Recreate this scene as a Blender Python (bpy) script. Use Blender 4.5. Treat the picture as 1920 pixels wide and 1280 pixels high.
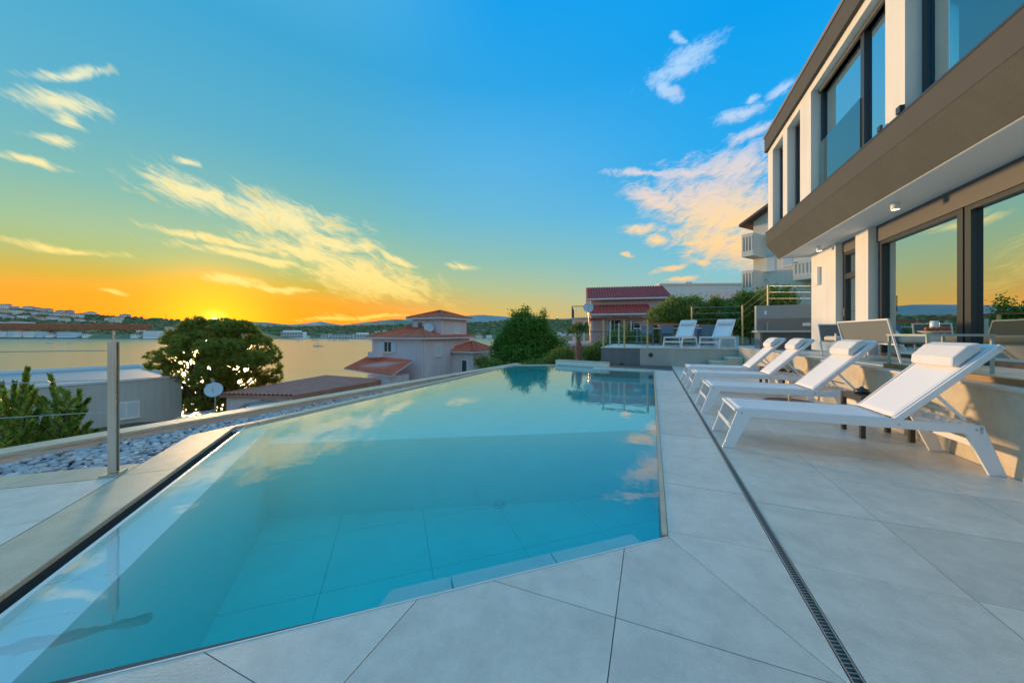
import bpy, math, random
import numpy as np
from mathutils import Vector, Matrix
R = math.radians
rnd = random.Random(7)
for o in list(bpy.data.objects): bpy.data.objects.remove(o)
S = bpy.context.scene
COL = S.collection
# ------------------------------------------------------------------ camera
EYE = 1.10
cam = bpy.data.cameras.new('camera'); co = bpy.data.objects.new('camera', cam); COL.objects.link(co)
co.location = (0, 0, EYE); co.rotation_euler = (R(90), 0, 0)
cam.sensor_width = 36; cam.lens = 12.0; cam.shift_y = -14/1920; cam.clip_start = .05; cam.clip_end = 20000
S.camera = co
S.render.resolution_x = 1024; S.render.resolution_y = 682
S.view_settings.view_transform = 'Standard'; S.view_settings.look = 'None'
S.view_settings.gamma = 1; S.view_settings.use_curve_mapping = False; S.view_settings.exposure = 0.88
def lin(c):
    return tuple(((x/255)/12.92 if x/255 <= .04045 else ((x/255+.055)/1.055)**2.4) for x in c) + (1,)
# ------------------------------------------------------------------ sky
SUN_AZ = math.atan2(403-960, 640); SUN_EL = R(3.3)
def azel(x, y):
    return math.degrees(math.atan((x-960)/640)), math.degrees(math.atan((626-y)/math.hypot(640, x-960)))
def make_world():
    w = bpy.data.worlds.new('World'); S.world = w; w.use_nodes = True
    nt = w.node_tree; N = nt.nodes; L = nt.links; N.clear()
    def M(op, a, b=None, c=None, clamp=False):
        n = N.new('ShaderNodeMath'); n.operation = op; n.use_clamp = clamp
        for i, v in enumerate((a, b, c)):
            if v is None: continue
            if isinstance(v, (int, float)): n.inputs[i].default_value = v
            else: L.new(v, n.inputs[i])
        return n.outputs[0]
    def ramp(f, stops, mode='LINEAR'):
        n = N.new('ShaderNodeValToRGB'); n.color_ramp.interpolation = mode
        e = n.color_ramp.elements
        while len(e) < len(stops): e.new(.5)
        for k, (p, c) in enumerate(stops): e[k].position = p; e[k].color = c
        L.new(f, n.inputs[0]); return n.outputs[0]
    def mix(f, a, b, mode='MIX'):
        n = N.new('ShaderNodeMix'); n.data_type = 'RGBA'; n.blend_type = mode
        if isinstance(f, (int, float)): n.inputs[0].default_value = f
        else: L.new(f, n.inputs[0])
        for i, v in ((6, a), (7, b)):
            if isinstance(v, tuple): n.inputs[i].default_value = v
            else: L.new(v, n.inputs[i])
        return n.outputs[2]
    tc = N.new('ShaderNodeTexCoord'); sx = N.new('ShaderNodeSeparateXYZ'); L.new(tc.outputs['Generated'], sx.inputs[0])
    X, Y, Z = sx.outputs
    az = M('MULTIPLY', M('ARCTAN2', X, Y), 180/math.pi)
    el = M('MULTIPLY', M('ARCSINE', M('MINIMUM', M('MAXIMUM', Z, -1), 1)), 180/math.pi)
    elc = M('MAXIMUM', el, 0)
    # angle from the sun's azimuth, wrapped
    sa = (math.sin(SUN_AZ), math.cos(SUN_AZ))
    hl = M('SQRT', M('ADD', M('MULTIPLY', X, X), M('MULTIPLY', Y, Y)))
    cs = M('DIVIDE', M('ADD', M('MULTIPLY', X, sa[0]), M('MULTIPLY', Y, sa[1])), M('MAXIMUM', hl, 1e-4))
    daz = M('MULTIPLY', M('ARCCOSINE', M('MINIMUM', M('MAXIMUM', cs, -1), 1)), 180/math.pi)
    t = M('DIVIDE', elc, 90.0)
    def st(*a): return [(p/90, lin(c)) for p, c in a]
    def H(c, k): c = lin(c); return (c[0]*k,)+c[1:]                # bright orange clips in the red: let it carry its light
    ZEN = lin((150,206,245))  # unseen overhead sky, brighter than the sky in view, as added fill light
    r0 = ramp(t, [(0, H((244,136,0), 1.9)), (2.2/90, H((240,146,0), 1.9)), (4.4/90, H((222,152,0), 1.2))]+st((6.5, (196,166,50)), (8.8, (162,180,112)), (11.2, (150,182,140)), (16, (116,176,168)), (24, (84,166,190)), (36, (56,156,200)), (62, (100,184,236)))+[(1, ZEN)])
    r1 = ramp(t, st((0, (232,168,70)), (2.5, (212,172,84)), (5, (192,178,110)), (8, (164,182,142)), (12, (132,180,170)), (19, (98,174,204)), (27, (80,168,216)), (36, (40,156,218)), (46, (8,150,224)), (62, (96,184,240)))+[(1, ZEN)])
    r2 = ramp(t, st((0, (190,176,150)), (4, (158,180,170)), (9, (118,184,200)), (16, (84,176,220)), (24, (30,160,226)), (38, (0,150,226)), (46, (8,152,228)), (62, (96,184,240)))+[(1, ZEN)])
    r3 = ramp(t, st((0, (236,216,206)), (6, (226,216,216)), (14, (204,214,228)), (30, (184,214,240)), (60, (156,208,244)))+[(1, ZEN)])  # sky behind the camera, also raised to add fill
    def mr(v, a, b):
        n = N.new('ShaderNodeMapRange'); n.interpolation_type = 'SMOOTHSTEP'
        L.new(v, n.inputs[0]); n.inputs[1].default_value = a; n.inputs[2].default_value = b
        return n.outputs[0]
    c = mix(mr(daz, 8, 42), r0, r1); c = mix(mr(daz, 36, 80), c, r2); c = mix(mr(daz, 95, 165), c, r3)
    # glow round the sun
    se = math.atan((626-603)/math.hypot(640, 557))
    sd = (math.sin(SUN_AZ)*math.cos(se), math.cos(SUN_AZ)*math.cos(se), math.sin(se))
    dt = N.new('ShaderNodeVectorMath'); dt.operation = 'DOT_PRODUCT'
    nv = N.new('ShaderNodeVectorMath'); nv.operation = 'NORMALIZE'; L.new(tc.outputs['Generated'], nv.inputs[0])
    L.new(nv.outputs[0], dt.inputs[0]); dt.inputs[1].default_value = sd
    ang = M('MULTIPLY', M('ARCCOSINE', M('MINIMUM', dt.outputs['Value'], 1)), 180/math.pi)
    g1 = M('POWER', M('SUBTRACT', 1, mr(ang, 0, 12)), 2.1)
    c = mix(M('MULTIPLY', g1, .92), c, H((255,205,0), 1.8))
    g2 = M('SUBTRACT', 1, mr(ang, .25, 2.2))
    c = mix(M('POWER', g2, 1.6), c, (2.2, 1.1, .12, 1))
    g3 = M('SUBTRACT', 1, mr(ang, .26, .55))
    c = mix(g3, c, (9, 7.5, 4.5, 1))
    # clouds: streaks given by their ends and half width
    cb = N.new('ShaderNodeCombineXYZ'); L.new(az, cb.inputs[0]); L.new(el, cb.inputs[1])
    def layer(segs, rot, sc, seed, amp, bias, wob):
        nz0 = N.new('ShaderNodeTexNoise'); nz0.inputs['Scale'].default_value = .16; nz0.inputs['Detail'].default_value = 3
        mp0 = N.new('ShaderNodeMapping'); mp0.inputs[1].default_value = (seed, seed*2, 0); L.new(cb.outputs[0], mp0.inputs[0]); L.new(mp0.outputs[0], nz0.inputs[0])
        s0 = N.new('ShaderNodeVectorMath'); s0.operation = 'SUBTRACT'; L.new(nz0.outputs['Color'], s0.inputs[0]); s0.inputs[1].default_value = (.5, .5, .5)
        s1 = N.new('ShaderNodeVectorMath'); s1.operation = 'SCALE'; L.new(s0.outputs[0], s1.inputs[0]); s1.inputs['Scale'].default_value = wob
        ad = N.new('ShaderNodeVectorMath'); ad.operation = 'ADD'; L.new(cb.outputs[0], ad.inputs[0]); L.new(s1.outputs[0], ad.inputs[1])
        cur = None
        for (x1, y1, x2, y2, hw, lift) in segs:
            a1, e1 = azel(x1, y1); a2, e2 = azel(x2, y2)
            k = azel((x1+x2)/2, (y1+y2)/2-1); k2 = azel((x1+x2)/2, (y1+y2)/2)
            dpp = abs(k[1]-k2[1])
            ln = math.hypot(a2-a1, e2-e1)/2 + hw*dpp*.6
            mp = N.new('ShaderNodeMapping'); mp.vector_type = 'TEXTURE'
            mp.inputs[1].default_value = ((a1+a2)/2, (e1+e2)/2, 0); mp.inputs[2].default_value = (0, 0, math.atan2(e2-e1, a2-a1))
            mp.inputs[3].default_value = (ln, max(.3, hw*dpp), 1)
            L.new(ad.outputs[0], mp.inputs[0])
            le = N.new('ShaderNodeVectorMath'); le.operation = 'LENGTH'; L.new(mp.outputs[0], le.inputs[0])
            v = M('ADD', le.outputs['Value'], -lift)
            cur = v if cur is None else M('MINIMUM', cur, v)
        rt = N.new('ShaderNodeMapping'); rt.inputs[2].default_value = (0, 0, rot); L.new(ad.outputs[0], rt.inputs[0])
        mp = N.new('ShaderNodeMapping'); mp.inputs[3].default_value = (sc[0], sc[1], 1); mp.inputs[1].default_value = (seed*3.1, seed, 0); L.new(rt.outputs[0], mp.inputs[0])
        nz = N.new('ShaderNodeTexNoise'); nz.inputs['Scale'].default_value = 1; nz.inputs['Detail'].default_value = 9; nz.inputs['Roughness'].default_value = .6
        nz.inputs['Distortion'].default_value = .6
        L.new(mp.outputs[0], nz.inputs[0])
        mp3 = N.new('ShaderNodeMapping'); mp3.inputs[3].default_value = (sc[0]*2.6, sc[1]*4.2, 1); mp3.inputs[1].default_value = (seed, seed*5, 2); L.new(rt.outputs[0], mp3.inputs[0])
        n3 = N.new('ShaderNodeTexNoise'); n3.inputs['Scale'].default_value = 1; n3.inputs['Detail'].default_value = 10; n3.inputs['Roughness'].default_value = .68; n3.inputs['Distortion'].default_value = 1.1
        L.new(mp3.outputs[0], n3.inputs[0])
        d = M('ADD', M('SUBTRACT', 1, cur), M('MULTIPLY', M('SUBTRACT', nz.outputs[0], .5), amp))
        d = M('ADD', d, M('MULTIPLY', M('SUBTRACT', n3.outputs[0], .5), 1.5))
        d = M('ADD', d, bias)
        return mr(d, .10, 1.25), nz.outputs[0]
    left = [(275,330,480,400,30,.05),(400,370,640,430,36,.05),(560,440,680,470,24,.0),(470,445,700,500,22,0),(560,480,800,545,38,.1),(640,500,800,550,26,.1),(330,300,385,316,8,0),(280,425,520,470,7,0),
            (330,455,600,500,9,0),(600,462,720,470,18,0),(400,521,480,528,9,.2),(440,530,590,545,6,.1),(60,180,180,200,26,-.05),(110,205,150,240,12,0),(60,248,140,270,13,0),(-10,288,120,312,9,.1),
            (50,135,200,133,12,-.15),(30,455,225,478,8,.1),(190,545,240,553,4,.1),(700,590,560,600,4,.0),(690,465,790,500,9,0),(840,495,890,500,8,-.1),(620,590,780,596,4,0)]
    right = [(1215,160,1350,80,24,0),(1225,150,1270,185,14,0),(1265,78,1285,90,10,0),(1140,328,1260,325,6,.1),(1240,330,1340,318,14,0),(1180,360,1300,395,20,0),(1270,370,1460,420,60,.1),(1290,440,1460,480,42,.1),(1300,320,1460,300,38,.0),
             (1345,228,1430,200,14,0),(1360,265,1480,225,13,0),(1400,190,1415,180,9,0),(1440,180,1480,150,12,0),(1165,432,1250,430,10,0),(1210,450,1250,452,11,0),(1225,512,1290,500,6,0),(1250,530,1300,520,6,0),(1300,490,1340,494,7,0),(1160,470,1190,478,5,-.2)]
    dl, nl = layer(left, R(24), (.17, .62), 3.3, 2.5, .36, 2.6)
    dr, nr = layer(right, R(-14), (.28, .60), 8.1, 2.2, .44, 2.8)
    cl_col = ramp(M('DIVIDE', elc, 40), [(0, lin((255,205,60))), (.12, lin((255,214,110))), (.3, lin((250,226,150))), (.6, lin((235,232,185))), (.8, lin((205,225,210)))])
    cl_col = mix(mr(nl, .52, .78), cl_col, lin((222,196,110)))
    cr_col = ramp(M('DIVIDE', elc, 40), [(0, lin((250,180,105))), (.2, lin((252,198,130))), (.38, lin((255,212,140))), (.5, lin((236,208,184))), (.75, lin((170,206,240)))])
    cr_col = mix(mr(nr, .52, .74), cr_col, mix(mr(el, 8, 20), lin((205,180,170)), lin((180,196,224))))
    c = mix(M('MULTIPLY', dl, .88), c, cl_col); c = mix(M('MULTIPLY', dr, .88), c, cr_col)
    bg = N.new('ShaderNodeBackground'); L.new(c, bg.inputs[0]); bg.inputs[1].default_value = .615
    sk = N.new('ShaderNodeTexSky'); sk.sky_type = 'NISHITA'; sk.sun_disc = False; sk.sun_elevation = SUN_EL; sk.sun_rotation = SUN_AZ
    b2 = N.new('ShaderNodeBackground'); L.new(sk.outputs[0], b2.inputs[0]); b2.inputs[1].default_value = .004
    ad = N.new('ShaderNodeAddShader'); L.new(bg.outputs[0], ad.inputs[0]); L.new(b2.outputs[0], ad.inputs[1])
    out = N.new('ShaderNodeOutputWorld'); L.new(ad.outputs[0], out.inputs[0])
    w.cycles.sampling_method = 'MANUAL'; w.cycles.sample_map_resolution = 1024
make_world()
sl = bpy.data.lights.new('sun', 'SUN'); so = bpy.data.objects.new('sun', sl); COL.objects.link(so)
sl.energy = 2.6; sl.color = (1, .62, .30); sl.angle = R(7.0)
sdir = Vector((math.sin(SUN_AZ)*math.cos(SUN_EL), math.cos(SUN_AZ)*math.cos(SUN_EL), math.sin(SUN_EL)))
so.rotation_euler = sdir.to_track_quat('Z', 'Y').to_euler(); so.location = (0, 0, 30)

# ------------------------------------------------------------------ frames
TH = math.atan2(262, 640); CT, ST = math.cos(TH), math.sin(TH)
def UV(v, u): return (v*CT+u*ST, -v*ST+u*CT)          # villa frame (across, along) to world
def pix(x, y, Y):                                      # point seen at photo pixel, at depth Y metres
    return Vector(((x-960)/640*Y, Y, EYE+(626-y)/640*Y))
OFF = {}
def tag(o, label=None, cat=None, group=None, kind=None):
    if label: o['label'] = label
    if cat: o['category'] = cat
    if group: o['group'] = group
    if kind: o['kind'] = kind
    return o
def root(name, loc, rz=0, label=None, cat=None, group=None, kind=None, uv=False):
    """Empty at a thing's base. uv=True: loc and later coordinates are (across, along, up) of the villa frame."""
    o = bpy.data.objects.new(name, None); COL.objects.link(o); o.empty_display_size = .2
    if uv:
        x, y = UV(loc[0], loc[1]); o.location = (x, y, loc[2]); o.rotation_euler = (0, 0, -TH+rz); OFF[o.name] = loc
    else:
        o.location = loc; o.rotation_euler = (0, 0, rz); OFF[o.name] = (0, 0, 0)
    return tag(o, label, cat, group, kind)
class MB:
    def __init__(s): s.v = []; s.f = []
    def add(s, vs, fs):
        b = len(s.v); s.v += [tuple(p) for p in vs]; s.f += [tuple(i+b for i in f) for f in fs]; return s
    def box(s, x0, x1, y0, y1, z0, z1):
        if x0 > x1: x0, x1 = x1, x0
        if y0 > y1: y0, y1 = y1, y0
        return s.add([(x0,y0,z0),(x1,y0,z0),(x1,y1,z0),(x0,y1,z0),(x0,y0,z1),(x1,y0,z1),(x1,y1,z1),(x0,y1,z1)],
                     [(0,3,2,1),(4,5,6,7),(0,1,5,4),(1,2,6,5),(2,3,7,6),(3,0,4,7)])
    def prism(s, poly, z0, z1, cap=True):
        n = len(poly)
        a = sum(poly[i][0]*poly[(i+1)%n][1]-poly[(i+1)%n][0]*poly[i][1] for i in range(n))
        if a < 0: poly = poly[::-1]
        vs = [(p[0], p[1], z0) for p in poly]+[(p[0], p[1], z1) for p in poly]
        fs = [(i, (i+1)%n, (i+1)%n+n, i+n) for i in range(n)]
        if cap: fs += [tuple(range(n))[::-1], tuple(range(n, 2*n))]
        return s.add(vs, fs)
    def prism_ax(s, poly, a0, a1, ax):
        """polygon in the plane across axis ax ('x': (y,z), 'y': (x,z))"""
        n = len(poly)
        def P(p, a): return (a, p[0], p[1]) if ax == 'x' else (p[0], a, p[1])
        vs = [P(p, a0) for p in poly]+[P(p, a1) for p in poly]
        fs = [(i, (i+1)%n, (i+1)%n+n, i+n) for i in range(n)]+[tuple(range(n))[::-1], tuple(range(n, 2*n))]
        return s.add(vs, fs)
    def tube(s, p0, p1, r, n=8, r1=None, cap=True):
        p0, p1 = Vector(p0), Vector(p1); d = p1-p0
        if d.length < 1e-6: return s
        d.normalize(); a = d.orthogonal().normalized(); b = d.cross(a); r1 = r if r1 is None else r1
        vs = [p0+(a*math.cos(t)+b*math.sin(t))*r for t in [2*math.pi*i/n for i in range(n)]]
        vs += [p1+(a*math.cos(t)+b*math.sin(t))*r1 for t in [2*math.pi*i/n for i in range(n)]]
        fs = [(i, (i+1)%n, (i+1)%n+n, i+n) for i in range(n)]
        if cap: fs += [tuple(range(n))[::-1], tuple(range(n, 2*n))]
        return s.add(vs, fs)
    def path(s, pts, rs, n=8):
        pts = [Vector(p) for p in pts]
        if isinstance(rs, (int, float)): rs = [rs]*len(pts)
        rings = []; a = None
        for i, p in enumerate(pts):
            d = (pts[min(i+1, len(pts)-1)]-pts[max(i-1, 0)]).normalized()
            a = d.orthogonal().normalized() if a is None else (a-d*a.dot(d)).normalized()
            b = d.cross(a)
            rings.append([p+(a*math.cos(2*math.pi*k/n)+b*math.sin(2*math.pi*k/n))*rs[i] for k in range(n)])
        vs = [q for r_ in rings for q in r_]; m = len(rings)
        fs = [(j*n+k, j*n+(k+1)%n, (j+1)*n+(k+1)%n, (j+1)*n+k) for j in range(m-1) for k in range(n)]
        fs += [tuple(range(n))[::-1], tuple(range((m-1)*n, m*n))]
        return s.add(vs, fs)
    def beam(s, p0, p1, w, h, side=(0, 0, 1)):
        """rectangular bar; h measured along 'side', w across"""
        p0, p1 = Vector(p0), Vector(p1); d = (p1-p0).normalized(); sd = Vector(side); sd = (sd-d*sd.dot(d)).normalized(); c = d.cross(sd)
        o = [(-w/2, -h/2), (w/2, -h/2), (w/2, h/2), (-w/2, h/2)]
        vs = [p0+c*a+sd*b for a, b in o]+[p1+c*a+sd*b for a, b in o]
        return s.add(vs, [(3,2,1,0),(4,5,6,7),(0,1,5,4),(1,2,6,5),(2,3,7,6),(3,0,4,7)])
    def lathe(s, prof, c=(0, 0, 0), n=20):
        vs = []; fs = []
        for (r, z) in prof:
            for k in range(n): t = 2*math.pi*k/n; vs.append((c[0]+r*math.cos(t), c[1]+r*math.sin(t), c[2]+z))
        m = len(prof)
        for j in range(m-1):
            for k in range(n): fs.append((j*n+k, j*n+(k+1)%n, (j+1)*n+(k+1)%n, (j+1)*n+k))
        fs.append(tuple(range(n))[::-1]); fs.append(tuple(range((m-1)*n, m*n)))
        return s.add(vs, fs)
    def poly(s, pts): return s.add(pts, [tuple(range(len(pts)))])
    def slab(s, pts, th):
        """flat polygon given in 3-D with a thickness downwards"""
        n = len(pts); vs = [tuple(p) for p in pts]+[(p[0], p[1], p[2]-th) for p in pts]
        return s.add(vs, [tuple(range(n)), tuple(range(n, 2*n))[::-1]]+[(i, i+n, (i+1)%n+n, (i+1)%n) for i in range(n)])
    def corr(s, a, b, c, d, n, amp):
        """corrugated sheet: a-b lower edge, d-c upper edge; ribs run up the slope"""
        a, b, c, d = map(Vector, (a, b, c, d)); nr = (b-a).cross(d-a).normalized()
        if nr.z < 0: nr = -nr
        vs = []; m = n*4
        for i in range(m+1):
            t = i/m; h = amp*(.5-.5*math.cos(2*math.pi*i/4))**.8
            vs += [a.lerp(b, t)+nr*h, d.lerp(c, t)+nr*h]
        return s.add(vs, [(2*i, 2*i+2, 2*i+3, 2*i+1) for i in range(m)])
    def ball(s, c, r, n=8, m=5, jit=0, rg=None):
        vs = [(c[0], c[1], c[2]-r[2])]; rg = rg or rnd
        for j in range(1, m):
            p = -math.pi/2+math.pi*j/m
            for k in range(n):
                t = 2*math.pi*k/n; q = 1+rg.uniform(-jit, jit)
                vs.append((c[0]+r[0]*math.cos(p)*math.cos(t)*q, c[1]+r[1]*math.cos(p)*math.sin(t)*q, c[2]+r[2]*math.sin(p)*q))
        vs.append((c[0], c[1], c[2]+r[2])); e = len(vs)-1
        fs = [(0, 1+(k+1)%n, 1+k) for k in range(n)]
        for j in range(m-2):
            for k in range(n): fs.append((1+j*n+k, 1+j*n+(k+1)%n, 1+(j+1)*n+(k+1)%n, 1+(j+1)*n+k))
        fs += [(e, 1+(m-2)*n+k, 1+(m-2)*n+(k+1)%n) for k in range(n)]
        return s.add(vs, fs)
    def build(s, name, mat, parent=None, label=None, kind=None, cat=None, group=None, smooth=False, bev=0, off=None):
        o3 = off if off is not None else (OFF.get(parent.name, (0, 0, 0)) if parent else (0, 0, 0))
        me = bpy.data.meshes.new(name)
        me.from_pydata([(p[0]-o3[0], p[1]-o3[1], p[2]-o3[2]) for p in s.v], [], s.f); me.update()
        if smooth: me.polygons.foreach_set('use_smooth', [True]*len(me.polygons))
        me.materials.append(mat)
        o = bpy.data.objects.new(name, me); COL.objects.link(o)
        if parent: o.parent = parent; OFF[o.name] = o3
        if bev:
            b = o.modifiers.new('bevel', 'BEVEL'); b.width = bev; b.segments = 2; b.limit_method = 'ANGLE'; b.angle_limit = R(40)
        return tag(o, label, cat, group, kind)
def uvstruct(name, mb, mat, kind='structure', **k):
    """a top-level mesh given in the villa frame"""
    o = mb.build(name, mat, None, kind=kind, off=(0, 0, 0), **k); o.rotation_euler = (0, 0, -TH); OFF[o.name] = (0, 0, 0); return o
def copy_tree(o, parent=None):
    c = o.copy(); COL.objects.link(c); c.parent = parent; OFF[c.name] = OFF.get(o.name, (0, 0, 0))
    for ch in list(o.children): copy_tree(ch, c)
    return c

# ------------------------------------------------------------------ materials
MATS = {}
def mat(name, col, rough=.6, var=0, vs=4, col2=None, bump=0, bs=40, metal=0, spec=.5, emit=None, es=0, grain=0, stretch=None, coat=0, island=0, streak=0):
    if name in MATS: return MATS[name]
    m = bpy.data.materials.new(name); m.use_nodes = True; nt = m.node_tree; N = nt.nodes; L = nt.links
    b = N['Principled BSDF']; b.inputs['Roughness'].default_value = rough; b.inputs['Metallic'].default_value = metal
    b.inputs['Specular IOR Level'].default_value = spec; b.inputs['Coat Weight'].default_value = coat
    c4 = tuple(col)+(1,) if len(col) == 3 else col; b.inputs['Base Color'].default_value = c4
    tc = N.new('ShaderNodeTexCoord'); vec = tc.outputs['Object']
    if stretch:
        mp = N.new('ShaderNodeMapping'); mp.inputs[3].default_value = stretch; L.new(vec, mp.inputs[0]); vec = mp.outputs[0]
    cur = None
    if var or col2:
        nz = N.new('ShaderNodeTexNoise'); nz.inputs['Scale'].default_value = vs; nz.inputs['Detail'].default_value = 7; nz.inputs['Roughness'].default_value = .62; L.new(vec, nz.inputs[0])
        cr = N.new('ShaderNodeValToRGB'); L.new(nz.outputs[0], cr.inputs[0])
        c2 = tuple(col2)+(1,) if col2 else tuple(x*(1-var) for x in c4[:3])+(1,)
        cr.color_ramp.elements[0].position = .32; cr.color_ramp.elements[0].color = c2
        cr.color_ramp.elements[1].position = .66; cr.color_ramp.elements[1].color = c4
        cur = cr.outputs[0]
        rm = N.new('ShaderNodeMapRange'); L.new(nz.outputs[0], rm.inputs[0]); rm.inputs[3].default_value = max(0, rough-.08); rm.inputs[4].default_value = min(1, rough+.08); L.new(rm.outputs[0], b.inputs['Roughness'])
    def mul(cur, fac_out, lo, hi):
        mr_ = N.new('ShaderNodeMapRange'); L.new(fac_out, mr_.inputs[0]); mr_.inputs[1].default_value = .25; mr_.inputs[2].default_value = .75; mr_.inputs[3].default_value = lo; mr_.inputs[4].default_value = hi
        mx = N.new('ShaderNodeMix'); mx.data_type = 'RGBA'; mx.blend_type = 'MULTIPLY'; mx.inputs[0].default_value = 1
        if cur is None: mx.inputs[6].default_value = c4
        else: L.new(cur, mx.inputs[6])
        L.new(mr_.outputs[0], mx.inputs[7]); return mx.outputs[2]
    if grain:
        n2 = N.new('ShaderNodeTexNoise'); n2.inputs['Scale'].default_value = bs*2.5; n2.inputs['Detail'].default_value = 3; L.new(vec, n2.inputs[0])
        cur = mul(cur, n2.outputs[0], 1-grain, 1+grain)
    if streak:
        mp = N.new('ShaderNodeMapping'); mp.inputs[3].default_value = (6, 6, .35); L.new(tc.outputs['Object'], mp.inputs[0])
        n3 = N.new('ShaderNodeTexNoise'); n3.inputs['Scale'].default_value = 1; n3.inputs['Detail'].default_value = 5; L.new(mp.outputs[0], n3.inputs[0])
        cur = mul(cur, n3.outputs[0], 1-streak, 1+streak*.3)
    if island:
        g = N.new('ShaderNodeNewGeometry'); mr_ = N.new('ShaderNodeMapRange'); L.new(g.outputs['Random Per Island'], mr_.inputs[0]); mr_.inputs[3].default_value = 1-island; mr_.inputs[4].default_value = 1+island
        mx = N.new('ShaderNodeMix'); mx.data_type = 'RGBA'; mx.blend_type = 'MULTIPLY'; mx.inputs[0].default_value = 1
        if cur is None: mx.inputs[6].default_value = c4
        else: L.new(cur, mx.inputs[6])
        L.new(mr_.outputs[0], mx.inputs[7]); cur = mx.outputs[2]
    if cur is not None: L.new(cur, b.inputs['Base Color'])
    if bump:
        n4 = N.new('ShaderNodeTexNoise'); n4.inputs['Scale'].default_value = bs; n4.inputs['Detail'].default_value = 5; L.new(vec, n4.inputs[0])
        bp = N.new('ShaderNodeBump'); bp.inputs['Strength'].default_value = bump; bp.inputs['Distance'].default_value = .01; L.new(n4.outputs[0], bp.inputs['Height']); L.new(bp.outputs[0], b.inputs['Normal'])
    if emit: b.inputs['Emission Color'].default_value = tuple(emit)+(1,); b.inputs['Emission Strength'].default_value = es
    MATS[name] = m; return m
def tile_mat(name, col, col2, rough, rand=.06):
    """stone with per-piece tone, cloudy stains and fine grain"""
    m = mat(name, col, rough, col2=col2, vs=1.7, bump=.12, bs=90, grain=.10)
    nt = m.node_tree; N = nt.nodes; L = nt.links; b = N['Principled BSDF']
    src = b.inputs['Base Color'].links[0].from_socket
    oi = N.new('ShaderNodeObjectInfo'); mr_ = N.new('ShaderNodeMapRange'); L.new(oi.outputs['Random'], mr_.inputs[0]); mr_.inputs[3].default_value = 1-rand; mr_.inputs[4].default_value = 1+rand
    n5 = N.new('ShaderNodeTexNoise'); n5.inputs['Scale'].default_value = 7; n5.inputs['Detail'].default_value = 8; n5.inputs['Roughness'].default_value = .7
    tc = N.new('ShaderNodeTexCoord'); va = N.new('ShaderNodeVectorMath'); va.operation = 'ADD'; L.new(tc.outputs['Object'], va.inputs[0]); L.new(oi.outputs['Random'], va.inputs[1]); L.new(va.outputs[0], n5.inputs[0])
    m2 = N.new('ShaderNodeMapRange'); L.new(n5.outputs[0], m2.inputs[0]); m2.inputs[1].default_value = .35; m2.inputs[2].default_value = .62; m2.inputs[3].default_value = .87; m2.inputs[4].default_value = 1.05
    mu = N.new('ShaderNodeMath'); mu.operation = 'MULTIPLY'; L.new(mr_.outputs[0], mu.inputs[0]); L.new(m2.outputs[0], mu.inputs[1])
    mx = N.new('ShaderNodeMix'); mx.data_type = 'RGBA'; mx.blend_type = 'MULTIPLY'; mx.inputs[0].default_value = 1
    L.new(src, mx.inputs[6]); L.new(mu.outputs[0], mx.inputs[7]); L.new(mx.outputs[2], b.inputs['Base Color'])
    return m
def glass_mat(name, tint, refl=.35, rough=0.0, dens=0):
    """window glass: coated pane, part mirror, part see-through"""
    m = bpy.data.materials.new(name); m.use_nodes = True; nt = m.node_tree; N = nt.nodes; L = nt.links; N.clear()
    tr = N.new('ShaderNodeBsdfTransparent'); tr.inputs[0].default_value = tuple(tint)+(1,)
    gl = N.new('ShaderNodeBsdfGlossy'); gl.inputs['Roughness'].default_value = rough; gl.inputs[0].default_value = (.92, .99, .96, 1)
    fr = N.new('ShaderNodeFresnel'); fr.inputs[0].default_value = 1.5
    mr_ = N.new('ShaderNodeMapRange'); L.new(fr.outputs[0], mr_.inputs[0]); mr_.inputs[3].default_value = refl; mr_.inputs[4].default_value = 1
    mx = N.new('ShaderNodeMixShader'); L.new(mr_.outputs[0], mx.inputs[0]); L.new(tr.outputs[0], mx.inputs[1]); L.new(gl.outputs[0], mx.inputs[2])
    out = N.new('ShaderNodeOutputMaterial'); L.new(mx.outputs[0], out.inputs[0]); MATS[name] = m; return m
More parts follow.
